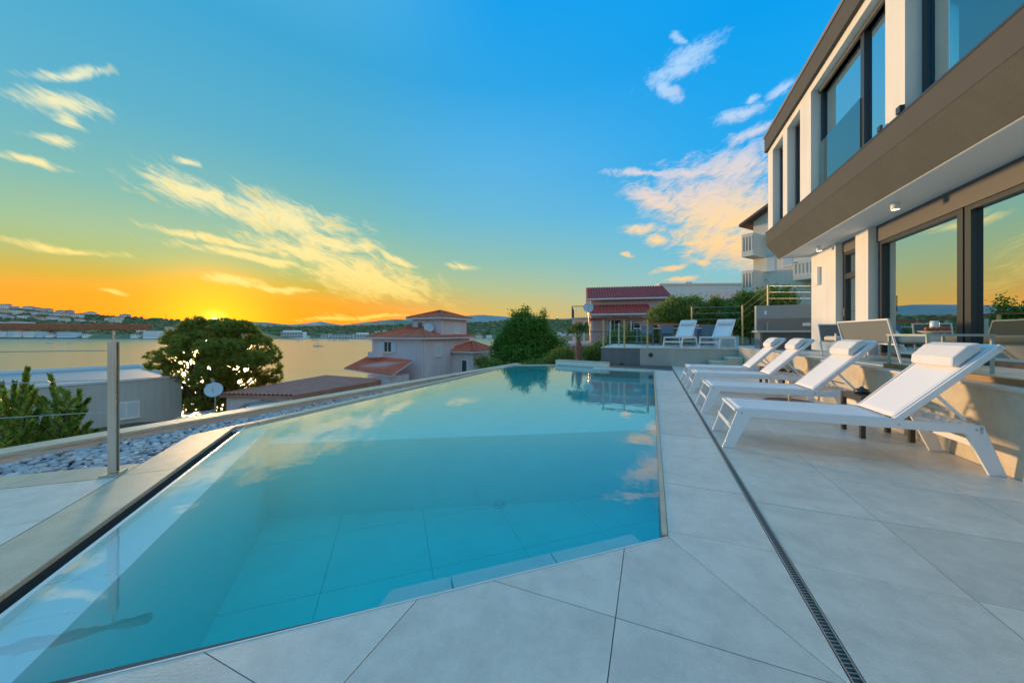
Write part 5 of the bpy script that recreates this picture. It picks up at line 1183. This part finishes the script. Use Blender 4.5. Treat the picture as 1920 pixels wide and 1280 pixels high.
def limbs(parent, base, tops, r0, m=BARK, name='trunk', fork=.45, wob=.25, rg=None, off=None):
    base = Vector(base); mb = MB()
    zc = sum(Vector(t).z for t in tops)/len(tops); fk = Vector((base.x+wob*.3, base.y, base.z+(zc-base.z)*fork))
    mb.path([base, base.lerp(fk, .5)+Vector((wob*.3, wob*.1, 0)), fk], [r0, r0*.85, r0*.7], 10)
    for t in tops:
        t = Vector(t); md = fk.lerp(t, .5)+Vector((rnd.uniform(-wob, wob), rnd.uniform(-wob, wob), rnd.uniform(-.1, .3)*wob))
        mb.path([fk-Vector((0, 0, .15)), fk.lerp(md, .5), md, t], [r0*.5, r0*.38, r0*.26, r0*.06], 7)
    return mb.build(name, m, parent, smooth=True, off=off)
LEAFD = leaf_mat('broad_leaves', (.06, .17, .02), (.16, .32, .035), .45)
LEAFH = leaf_mat('hedge_leaves', (.11, .18, .03), (.30, .38, .08), .45)
LEAFB = leaf_mat('bay_leaves', (.08, .15, .02), (.30, .40, .07), .4, .35)
PINE = leaf_mat('pine_needles', (.13, .17, .03), (.46, .45, .08), .6)
# --- pine in front of the sun
PY = 22.0
def bl(x, y, rx, ry, Y=PY, dy=0, ry_=None):
    p = pix(x, y, Y+dy); return (p.x, p.y, p.z, rx/640*Y, (ry_ or rx*.8)/640*Y, ry/640*Y)
pb0 = pix(380, 790, PY); pb0.z = -5.2
pine = root('pine_tree', tuple(pb0), 0, 'broad dark pine tree standing in front of the setting sun', 'tree')
pbl = [bl(348, 634, 32, 18, dy=.6), bl(395, 622, 50, 20, dy=1), bl(445, 632, 38, 22, dy=.5), bl(480, 655, 34, 22, dy=.8), bl(500, 690, 24, 26, dy=0), bl(325, 668, 28, 18), bl(300, 686, 20, 9, dy=-.4), bl(360, 660, 34, 18, dy=-.8), bl(430, 690, 46, 26, dy=-1), bl(395, 712, 40, 16, dy=-1.2),
       bl(345, 700, 30, 16, dy=-.2), bl(465, 718, 34, 18, dy=.2), bl(500, 725, 16, 14), bl(355, 740, 20, 18, dy=.8), bl(385, 755, 30, 12, dy=-.6), bl(415, 652, 40, 14, dy=-1.4), bl(470, 675, 30, 14, dy=-1.2), bl(345, 770, 16, 12, dy=.5), bl(390, 640, 52, 20, dy=-.2), bl(415, 672, 40, 18, dy=.8), bl(400, 690, 34, 20, dy=.6), bl(410, 730, 34, 16, dy=.4), bl(375, 612, 30, 12), bl(440, 615, 34, 12), bl(405, 765, 22, 10, dy=.6)]
nc = 6400; pbl += [bl(288, 668, 12, 8), bl(318, 640, 14, 10, dy=.4), bl(512, 668, 12, 12, dy=.4), bl(492, 640, 14, 10), bl(368, 603, 14, 7), bl(415, 606, 16, 7, dy=.6), bl(455, 612, 14, 8), bl(520, 705, 8, 14), bl(350, 755, 26, 16, dy=.3), bl(385, 735, 36, 16, dy=.9), bl(430, 745, 30, 14, dy=.7), bl(400, 780, 26, 10, dy=.8)]
c_, d_ = clumps([(b[0]-pb0.x, b[1]-pb0.y, b[2]-pb0.z)+b[3:] for b in pbl], nc, 1, 0)
per = 17; d_[:, 2] = np.abs(d_[:, 2])*.6+.35; cc = np.repeat(c_, per, 0); dd = np.repeat(d_, per, 0)+NR.normal(size=(nc*per, 3))*.55; dd /= np.linalg.norm(dd, axis=1, keepdims=True)
ln = NR.uniform(.17, .31, nc*per); leaf_mesh('crown', cc+dd*ln[:, None]*.5, dd, .2, PINE, pine, .17, sizes=ln)
limbs(pine, (0, 0, 0), [(b[0]-pb0.x, b[1]-pb0.y, b[2]-pb0.z) for b in pbl], .26, fork=.34, wob=.4, off=(0, 0, 0))
# --- deciduous tree
TY = 25.0
tb0 = pix(988, 700, TY); tb0.z = -4.5
tree = root('broadleaf_tree', tuple(tb0), 0, 'round fresh green broadleaf tree at the far end of the pool', 'tree')
tbl = [bl(985, 640, 58, 42, TY, .6), bl(985, 612, 40, 24, TY), bl(940, 665, 24, 24, TY), bl(1040, 655, 26, 24, TY), bl(985, 625, 38, 26, TY), bl(955, 650, 30, 26, TY), bl(1015, 645, 32, 28, TY), bl(985, 665, 50, 28, TY, -.5), bl(978, 598, 16, 14, TY), bl(1008, 606, 20, 12, TY), bl(1035, 668, 26, 22, TY), bl(945, 678, 24, 16, TY), bl(965, 590, 5, 8, TY), bl(1018, 590, 6, 9, TY), bl(985, 583, 7, 9, TY)]
c_, d_ = clumps([(b[0]-tb0.x, b[1]-tb0.y, b[2]-tb0.z)+b[3:] for b in tbl], 4200, 11, .15)
dv = NR.normal(size=c_.shape)+d_*.6; leaf_mesh('crown', c_, dv, .135, LEAFD, tree, .6, N_=d_+np.array([0, 0, .6]))
limbs(tree, (0, 0, 0), [(b[0]-tb0.x, b[1]-tb0.y, b[2]-tb0.z) for b in tbl], .16, fork=.45, off=(0, 0, 0))
def bush(label, blobs, n, size, m=LEAFH, cat='shrub', name='shrub', group=None, asp=.35, up=.8, per=10, spread=.12, stem=.04):
    z0 = min(b[2]-b[5] for b in blobs)-.6; bx_ = (sum(b[0] for b in blobs)/len(blobs), sum(b[1] for b in blobs)/len(blobs), z0)
    r_ = root(name, bx_, 0, label, cat, group)
    loc = [(b[0]-bx_[0], b[1]-bx_[1], b[2]-bx_[2])+tuple(b[3:]) for b in blobs]
    c_, d_ = clumps(loc, n, per, spread); dv = NR.normal(size=c_.shape)*.6+d_*.5+np.array([0, 0, up]); leaf_mesh('foliage', c_, dv, size, m, r_, asp)
    limbs(r_, (0, 0, 0), [(b[0], b[1], b[2]+b[5]*.3) for b in loc], stem, fork=.3, wob=.1, name='stems', off=(0, 0, 0))
    return r_
HY_ = 19.5
G_ = 'tall shrubs of the hedge behind the terrace'
bush('tall dense hedge shrub standing directly right of the pink house', [bl(1240, 600, 26, 26, HY_), bl(1265, 588, 28, 30, HY_), bl(1235, 630, 24, 20, HY_)], 800, .17, group=G_)
bush('tall hedge shrub behind the ochre fence post, left of the middle', [bl(1300, 588, 30, 32, HY_), bl(1305, 615, 32, 24, HY_)], 800, .17, group=G_)
bush('tall hedge shrub with a feathery top below the pale blue house', [bl(1350, 592, 30, 30, HY_), bl(1345, 615, 34, 22, HY_), bl(1340, 566, 8, 10, HY_)], 800, .17, group=G_)
bush('tall hedge shrub in front of the apartment balconies', [bl(1400, 585, 32, 34, 17.5), bl(1405, 605, 34, 26, 17.5), bl(1390, 560, 12, 12, 17.5), bl(1428, 560, 14, 16, 17.5)], 900, .16, group=G_)
bush('wispy twiggy shrub rising above the outdoor kitchen', [bl(1455, 562, 22, 14, 16), bl(1475, 552, 10, 12, 16), bl(1450, 545, 8, 12, 16)], 200, .16, group=G_)
bush('dark shrub in front of the apartment house wall, right of the fence', [bl(1475, 568, 14, 10, 15.5)], 90, .15, group=G_)
G2 = 'low plants at the far end of the pool'
bush('low bright green shrub right of the small palm', [bl(1110, 665, 18, 16, 15.2), bl(1122, 655, 10, 14, 15.4)], 380, .10, group=G2, spread=.08)
bush('low green shrub below the pink house behind the railing', [bl(1165, 632, 24, 16, 19), bl(1195, 640, 22, 12, 19), bl(1145, 645, 14, 10, 19)], 420, .13, group=G2)
bush('dark shrub left of the small palm at the pool end', [bl(1055, 668, 22, 16, 16), bl(1035, 678, 18, 9, 16.5)], 400, .11, group=G2, spread=.09)
bush('dark thick shrub below the broadleaf tree near the porch', [bl(925, 690, 18, 14, 22), bl(950, 695, 18, 12, 22), bl(905, 678, 14, 9, 24)], 420, .15, group=G2)
bush('rounded shrub under the right side of the broadleaf tree', [bl(1000, 690, 26, 12, 19), bl(1040, 690, 22, 10, 18)], 350, .12, group=G2)
# --- palm
pm0 = pix(1085, 676, 13.6); palm = root('palm_tree', tuple(pm0), 0, 'small young palm with a shaggy brown trunk by the raised kerb', 'palm tree')
th_ = .85; mb = MB(); mb.path([(0, 0, -.3), (.01, 0, .3), (.0, .01, .62), (0, 0, th_)], [.10, .13, .12, .06], 12)
for k in range(70):
    t = k*2.4; z = .02+.80*k/70; mb.add([(math.cos(t-.2)*.12, math.sin(t-.2)*.12, z), (math.cos(t+.2)*.12, math.sin(t+.2)*.12, z), (math.cos(t)*.19, math.sin(t)*.19, z+.09)], [(0, 1, 2)])
mb.build('trunk', mat('palm_fibre', (.16, .08, .05), .95, col2=(.30, .20, .15), vs=12), palm)
PALM = leaf_mat('palm_leaf', (.05, .10, .02), (.15, .20, .05), .3)
for k in range(13):
    t = k*2.4; el_ = R(82-k*3.4); L3 = .72+.05*(k % 3); base = Vector((0, 0, th_-.03)); dirv = Vector((math.cos(t)*math.cos(el_), math.sin(t)*math.cos(el_), math.sin(el_)))
    tip = base+dirv*L3*.55; fm = MB(); fm.tube(base, tip, .012, 5, .006); side = dirv.orthogonal().normalized()
    if abs(side.z) > .6: side = dirv.cross(Vector((0, 0, 1))).normalized()
    for j in range(17):
        a_ = R(-80+10*j); d2 = (dirv*math.cos(a_)+side*math.sin(a_)).normalized(); d2.z -= .12; l3 = L3*.62*(1-.25*abs(math.sin(a_)))
        w2 = d2.cross(dirv.cross(side)).normalized()*.018; fm.add([tip-w2*.4, tip+d2*l3*.5+w2, tip+d2*l3+Vector((0, 0, -.05)), tip+d2*l3*.5-w2], [(0, 1, 2, 3)])
    fm.build('frond', PALM, palm)
# --- bay shrubs beyond the parapet
def bay(label, stems, seed):
    rg = random.Random(seed); b0 = stems[0]; r_ = root('bay_shrub', (b0[0].x, b0[0].y, b0[0].z-1.4), 0, label, 'shrub', 'leafy shrubs beyond the parapet'); o3 = Vector(r_.location)
    P_, D_, N2 = [], [], []; mb = MB()
    for base, top in stems:
        base = base-o3; top = top-o3; L4 = (top-base).length; md = base.lerp(top, .5)+Vector((rg.uniform(-.06, .06), rg.uniform(-.06, .06), 0)); mb.path([base-Vector((0, 0, .8)), base, md, top], [.012, .010, .007, .002], 5)
        n = int(L4/.0052); 
        for i in range(n):
            t = (i/n)**.9; c_ = (base.lerp(md, t*2) if t < .5 else md.lerp(top, t*2-1)); a_ = i*2.399; up = (top-base).normalized()
            s_ = up.orthogonal().normalized(); q_ = up.cross(s_); out_ = s_*math.cos(a_)+q_*math.sin(a_); dv = out_*(1.0-.55*t)+up*(.35+.75*t); dv.normalize()
            P_.append(c_+dv*(.035+.035*(1-t))); D_.append(dv); N2.append(up-out_*.2)
    sz = NR.uniform(.06, .12, len(P_))
    mb.build('stems', BARK, r_, off=(0, 0, 0)); leaf_mesh('foliage', np.array(P_), np.array(D_), .085, LEAFB, r_, .38, sizes=sz)
def stemset(lst, seed, Yb):
    rg = random.Random(seed); out = []
    for (xb, yb, xt, yt) in lst:
        Y = Yb+rg.uniform(-.35, .55); out.append((pix(xb, yb, Y), pix(xt, yt, Y+rg.uniform(-.2, .2))))
    return out
bay('dense leafy shrub with a tall thin shoot at the far left edge', stemset([(30, 830, 52, 692), (20, 840, 8, 735), (40, 830, 28, 718), (10, 840, -6, 760), (45, 820, 66, 735), (50, 820, 45, 760), (15, 840, 20, 760), (60, 830, 72, 770), (5, 840, 2, 720), (35, 835, 36, 770), (70, 840, 85, 790), (-15, 840, -22, 730), (25, 850, 58, 800), (80, 850, 92, 810), (55, 845, 50, 790), (-5, 850, 15, 800), (28, 845, 22, 790), (68, 850, 70, 800), (10, 850, 35, 790), (40, 850, 65, 790), (20, 800, -5, 745), (48, 800, 30, 742), (44, 790, 58, 725), (75, 850, 55, 770)], 3, 5.1), 3)
bay('open leafy shrub with several pointed shoots left of the steel post', stemset([(118, 830, 94, 705), (120, 830, 125, 735), (125, 830, 148, 732), (112, 800, 66, 738), (120, 790, 165, 748), (118, 830, 105, 760), (130, 820, 160, 770), (135, 825, 168, 792), (110, 830, 90, 780), (120, 835, 130, 775), (150, 815, 185, 805), (118, 780, 150, 760), (115, 770, 80, 745), (122, 830, 112, 790), (128, 835, 145, 800), (105, 840, 95, 800), (140, 830, 165, 810), (116, 780, 98, 730), (122, 770, 140, 748), (119, 760, 112, 728)], 5, 5.6), 5)
gr_ = MB()
# ------------------------------------------------------------------ far shores
WALLS = [mat('far_wall_white', (.80, .82, .80), .9), mat('far_wall_cream', (.76, .68, .52), .9), mat('far_wall_blue', (.60, .72, .78), .9), mat('far_wall_grey', (.55, .56, .54), .9)]
CN = ['white', 'cream', 'pale blue', 'grey']
WINF = mat('far_window', (.05, .07, .09), .4)
BOXD = {}
def unit_box(key, m):
    if key not in BOXD:
        mb = MB().box(-.5, .5, -.5, .5, 0, 1); o = mb.build(key, m); BOXD[key] = o.data; bpy.data.objects.remove(o)
    return BOXD[key]
def inst(name, data, parent, loc, sc):
    o = bpy.data.objects.new(name, data); COL.objects.link(o); o.parent = parent; o.location = loc; o.scale = sc; return o
ROOFD = {}
def unit_roof(kind, m):
    if kind not in ROOFD:
        mb = MB()
        if kind == 'hip': mb.add([(-.55, -.55, 0), (.55, -.55, 0), (.55, .55, 0), (-.55, .55, 0), (-.2, 0, 1), (.2, 0, 1)], [(0, 3, 2, 1), (0, 1, 5, 4), (1, 2, 5), (2, 3, 4, 5), (3, 0, 4)])
        elif kind == 'gable': mb.add([(-.55, -.55, 0), (.55, -.55, 0), (.55, .55, 0), (-.55, .55, 0), (-.55, 0, 1), (.55, 0, 1)], [(0, 3, 2, 1), (0, 1, 5, 4), (1, 2, 5), (2, 3, 4, 5), (3, 0, 4)])
        else: mb.box(-.53, .53, -.53, .53, 0, 1)
        o = mb.build('roof', m); ROOFD[kind] = o.data; bpy.data.objects.remove(o)
    return ROOFD[kind]
def far_house(p, w, d, h_, ci, rk, label, group, rz=0, floors=2, cols=3, name='far_house', cat='house'):
    r_ = root(name, p, rz, label, cat, group)
    inst('wall', unit_box('wall%d' % ci, WALLS[ci]), r_, (0, 0, -3), (w, d, h_+3))
    inst('roof', unit_roof(rk, FARROOF if rk != 'flat' else WALLS[3]), r_, (0, 0, h_), (w, d, (3.0 if rk != 'flat' else .5)))
    for f in range(floors):
        for c in range(cols): inst('window', unit_box('window', WINF), r_, ((c+.5)/cols*w-w/2, -d/2-.04, h_/floors*f+h_/floors*.28), (w/cols*.42, .12, h_/floors*.42))
        if floors > 1 and f: inst('balcony', unit_box('balcony', WALLS[0]), r_, (0, -d/2-.5, h_/floors*f), (w*.7, 1.0, .25))
    return r_
ORD = ['first', 'second', 'third', 'fourth', 'fifth', 'sixth', 'seventh', 'eighth', 'ninth', 'tenth', 'eleventh', 'twelfth', 'thirteenth', 'fourteenth', 'fifteenth', 'sixteenth']
SH = ['hip', 'gable', 'flat']; SN = {'hip': 'red hipped roof', 'gable': 'red gabled roof', 'flat': 'flat roof'}
rg = random.Random(21)
rows = [('on the ridge', .93, [(5, 22, 3, 0, 'gable'), (18, 24, 2, 3, 'flat'), (54, 17, 2, 0, 'hip'), (70, 16, 2, 2, 'hip'), (88, 16, 2, 1, 'hip'), (113, 17, 2, 1, 'hip'), (130, 10, 2, 3, 'hip'), (170, 18, 2, 0, 'hip'), (235, 14, 2, 2, 'hip')]),
        ('below the ridge', .74, [(12, 20, 2, 1, 'hip'), (34, 15, 2, 0, 'gable'), (60, 20, 1, 0, 'hip'), (82, 12, 2, 3, 'hip'), (104, 14, 2, 2, 'flat'), (124, 17, 2, 1, 'hip'), (146, 14, 2, 0, 'gable'), (208, 14, 1, 0, 'hip'), (222, 12, 2, 1, 'hip')]),
        ('on the middle slope', .52, [(4, 15, 2, 2, 'hip'), (20, 17, 1, 0, 'hip'), (44, 14, 2, 0, 'flat'), (62, 14, 1, 3, 'gable'), (80, 18, 1, 1, 'hip'), (100, 14, 2, 0, 'gable'), (121, 16, 2, 1, 'hip'), (150, 12, 1, 0, 'hip'), (176, 12, 1, 1, 'gable'), (216, 17, 2, 1, 'flat')]),
        ('above the waterfront', .24, [(8, 18, 2, 2, 'flat'), (30, 15, 2, 0, 'hip'), (52, 15, 2, 0, 'flat'), (76, 14, 1, 1, 'hip'), (112, 17, 2, 2, 'hip'), (186, 9, 1, 0, 'hip'), (204, 10, 1, 1, 'gable'), (248, 13, 1, 0, 'flat'), (266, 12, 1, 0, 'hip'), (318, 8, 2, 1, 'hip')]),
        ('on the waterfront', .045, [(8, 16, 2, 0, 'flat'), (24, 14, 2, 2, 'flat'), (39, 13, 2, 0, 'gable'), (60, 20, 2, 0, 'flat'), (80, 12, 2, 2, 'flat'), (98, 14, 1, 0, 'gable'), (130, 36, 2, 2, 'flat'), (164, 8, 1, 0, 'gable'), (256, 14, 1, 0, 'gable'), (287, 28, 3, 0, 'flat'), (312, 14, 2, 1, 'flat')])]
for nm, t, lst in rows:
    for k, (px, wp_, fl, ci, rk) in enumerate(lst):
        x, y, z = on_left(px, t+rg.uniform(-.03, .03)*(t > .1)); w = wp_*y/640
        far_house((x, y, max(z, SEA)-.5), w, rg.uniform(9, 14), 4.4*fl+1.2, ci, rk, f'{CN[ci]} house, {SN[rk]}, across bay, {ORD[k]} from the left {nm}', 'houses of the town across the bay', R(rg.uniform(-18, 18)) if t > .1 else math.atan2(x, -y)*.0+R(rg.uniform(-5, 5)), fl, max(2, int(w/5)))
def hotel(px0, px1, y0, y1, Y, label, fl, steps=()):
    p0 = pix(px0, y1, Y); p1 = pix(px1, y1, Y); w = p1.x-p0.x; h_ = (y1-y0)/640*Y
    r_ = root('hotel', ((p0.x+p1.x)/2, Y, p0.z), 0, label, 'hotel', 'hotels along the far shore'); MB().box(-w/2, w/2, 0, 16, -4, h_).build('wall', WALLS[0], r_)
    hs = h_/fl
    for f in range(fl):
        MB().box(-w/2-.6, w/2+.6, -1.6, -.01, hs*(f+1)-.5, hs*(f+1)).build('balcony_band', WALLS[0], r_)
        n = max(4, int(w/7))
        for c in range(n): inst('window', unit_box('window', WINF), r_, (-w/2+(c+.5)*w/n, -.1, hs*f+.7), (w/n*.78, .3, hs*.55))
    for (a_, b_, hh) in steps: MB().box(-w/2+w*a_, -w/2+w*b_, 3, 14, h_+.01, h_+hh).build('upper_storey', WALLS[0], r_)
    return r_
hotel(527, 568, 622, 633, 885, 'long white four-storey hotel on the far shore, left one beside the trees', 4, ((.05, .8, 3.5),))
hotel(602, 616, 626, 634, 870, 'small white hotel block on the far shore above the moored sailboat', 3)
hotel(617, 662, 627, 635, 862, 'long pale blue hotel in the middle of the far shore', 3)
hotel(663, 703, 626, 636, 855, 'stepped white hotel on the far shore beside the tower house', 4, ((.1, .6, 3),))
k = 0
RL = ['leftmost', 'second from the left', 'third from the left', 'fourth from the left', 'fifth from the left', 'sixth from the left', 'seventh from the left', 'eighth from the left', 'ninth from the left', 'tenth from the left', 'eleventh from the left', 'last on the right']
for (px, wp_, t, ci) in ((575, 9, .02, 0), (708, 10, .25, 0), (722, 8, .3, 0), (745, 8, .34, 1), (762, 9, .3, 0), (885, 9, .03, 0), (898, 12, .03, 1), (917, 10, .03, 0), (1048, 9, .10, 0), (1056, 10, .06, 0), (1064, 12, .14, 2), (1072, 12, .08, 0)):
    x, y, z = on_right(px, t); far_house((x, y, max(z, SEA)-.3), wp_*y/640, 10, 5.5, ci, 'flat' if k % 2 else 'hip', f'small {CN[ci]} house on the far right shore, {RL[k]} of its row', 'houses along the far right shore', 0, 2, 3); k += 1
# quays
QM = mat('quay_stone', (.42, .42, .38), .9)
MB().add([], []) 
mb = MB(); pts = [((px-960)/640*(796), 796) for px in range(-120, 345, 12)]
for a_, b_ in zip(pts, pts[1:]): mb.add([(a_[0], 793, SEA-1), (b_[0], 793, SEA-1), (b_[0], 805, SEA-1), (a_[0], 805, SEA-1), (a_[0], 793, SEA+.9), (b_[0], 793, SEA+.9), (b_[0], 805, SEA+.9), (a_[0], 805, SEA+.9)], [(4, 5, 6, 7), (0, 1, 5, 4)])
mb.build('quay', QM, kind='structure')
mb = MB().box(-520, 220, 846, 905, SEA-1, SEA+.8); mb.build('quay', QM, kind='structure')
# woods over the hills: clumps of crowns
FW = mat('far_wood_leaves', (.16, .18, .07), .95, col2=(.09, .12, .05), vs=.15, island=.35)
def wood(name, f, xs, n, ts, size, seed, mm=FW):
    rg = random.Random(seed); mb = MB()
    for _ in range(n):
        px = rg.uniform(*xs); t = rg.uniform(*ts)**.8; x, y, z = f(px, t)
        r_ = size*rg.uniform(.5, 1.3); mb.ball((x, y, max(z, SEA+1)+r_*.35), (r_*1.25, r_, r_*rg.uniform(.6, 1.0)), 6, 4, .22, rg)
    mb.build(name, mm, kind='stuff', cat='wood', label=None)
wood('far_wood', on_left, (-150, 420), 1500, (.06, 1.0), 4.2, 3); bpy.data.objects['far_wood']['label'] = 'wooded slopes between the houses across the bay'
wood('shore_wood', on_right, (420, 1130), 2300, (.05, .98), 4.6, 5); bpy.data.objects['shore_wood']['label'] = 'dark woods on the far shore behind the hotels'
# masts on the hills
def mast(px, y0, y1, Y, label):
    p = pix(px, y1, Y); h_ = (y1-y0)/640*Y; r_ = root('radio_mast', tuple(p), 0, label, 'mast'); MB().tube((0, 0, -2), (0, 0, h_), .5, 6, .3).build('pole', ANTH, r_)
    for k in range(3): MB().tube((-.9, 0, h_*(.95-.12*k)), (.9, 0, h_*(.95-.12*k)), .45, 6).build('antenna', ANTH, r_)
mast(311, 589, 600, 1040, 'thin radio mast on the ridge left of the sun'); mast(1046, 585, 599, 1290, 'radio mast on the ridge right of the broadleaf tree'); mast(393, 599, 604, 2200, 'small tower on the skyline just left of the setting sun')
# ------------------------------------------------------------------ boats
HULL = mat('white_hull', (.62, .64, .66), .3); HULLD = mat('dark_hull', (.06, .09, .13), .3)
def boat(px, py, L5, label, m, rz=0, mastH=0, cat='boat', name='moored_boat', cabin=True):
    Y = (EYE-SEA)*640/(py-626); x = (px-960)/640*Y; r_ = root(name, (x, Y, SEA), rz, label, cat)
    n = 10; vs = []
    for i in range(n+1):
        t = i/n; w = .16*L5*math.sin(math.pi*min(1, (t+.18)/1.18*1.0))**.7 if t < 1 else .01; sh = .02*L5*(2*t-1)**2; X_ = (t-.5)*L5
        vs += [(X_, -w, .09*L5+sh), (X_, -w*.55, -.1), (X_, w*.55, -.1), (X_, w, .09*L5+sh)]
    fs = [(4*i+j, 4*i+j+1, 4*i+5+j, 4*i+4+j) for i in range(n) for j in range(3)]+[(4*i+3, 4*i, 4*i+4, 4*i+7) for i in range(n)]+[(0, 3, 2, 1), (4*n, 4*n+1, 4*n+2, 4*n+3)]
    MB().add(vs, fs).build('hull', m, r_)
    if cabin: MB().prism_ax([(-.18*L5, .09*L5), (.16*L5, .09*L5), (.08*L5, .17*L5), (-.15*L5, .17*L5)], -.08*L5, .08*L5, 'y').build('cabin', HULL, r_)
    if mastH: MB().tube((.04*L5, 0, .1*L5), (.04*L5, 0, mastH), .09, 6, .05).build('mast', HULLD, r_); MB().tube((.04*L5, 0, .24*L5), (-.40*L5, 0, .25*L5), .14, 6).build('furled_sail', HULLD, r_); MB().tube((.04*L5, 0, mastH), (.5*L5, 0, .12*L5), .025, 4).build('stay', HULLD, r_); MB().tube((.04*L5, 0, mastH), (-.5*L5, 0, .12*L5), .025, 4).build('stay', HULLD, r_)
boat(597, 649.5, 9.2, 'sailboat with bare mast anchored in the middle of the golden bay', HULL, R(4), 13, 'sailboat', 'sailboat')
boat(559, 638.5, 5, 'tiny dark boat moored left of the anchored sailboat', HULLD, R(20)); boat(525, 639, 2.5, 'tiny buoy-like dinghy near the pine tree on the bay', HULLD, 0, cabin=False)
boat(94, 644, 8.5, 'small dark and white motorboat on the left of the bay', HULL, R(5), cat='motorboat'); boat(131, 644.5, 6.8, 'small white motorboat right of the other one under the handrail', HULL, R(-8), cat='motorboat'); boat(902, 648, 7, 'low motorboat in the strip of bay between tower house and tree', HULLD, 0)
k = 0
for px, m_ in ((588, 14), (594, 9), (628, 8), (638, 11), (644, 10), (650, 12), (618, 9), (695, 7)):
    boat(px, 638.2+.2*(k % 3), 9+(k % 3), 'moored yacht with bare mast in the marina row, '+RL[k], HULL, R(70), m_*1.35, 'yacht', 'yacht'); k += 1
for o in bpy.data.objects:
    if o.name.startswith('yacht'): o['group'] = 'yachts in the far marina'
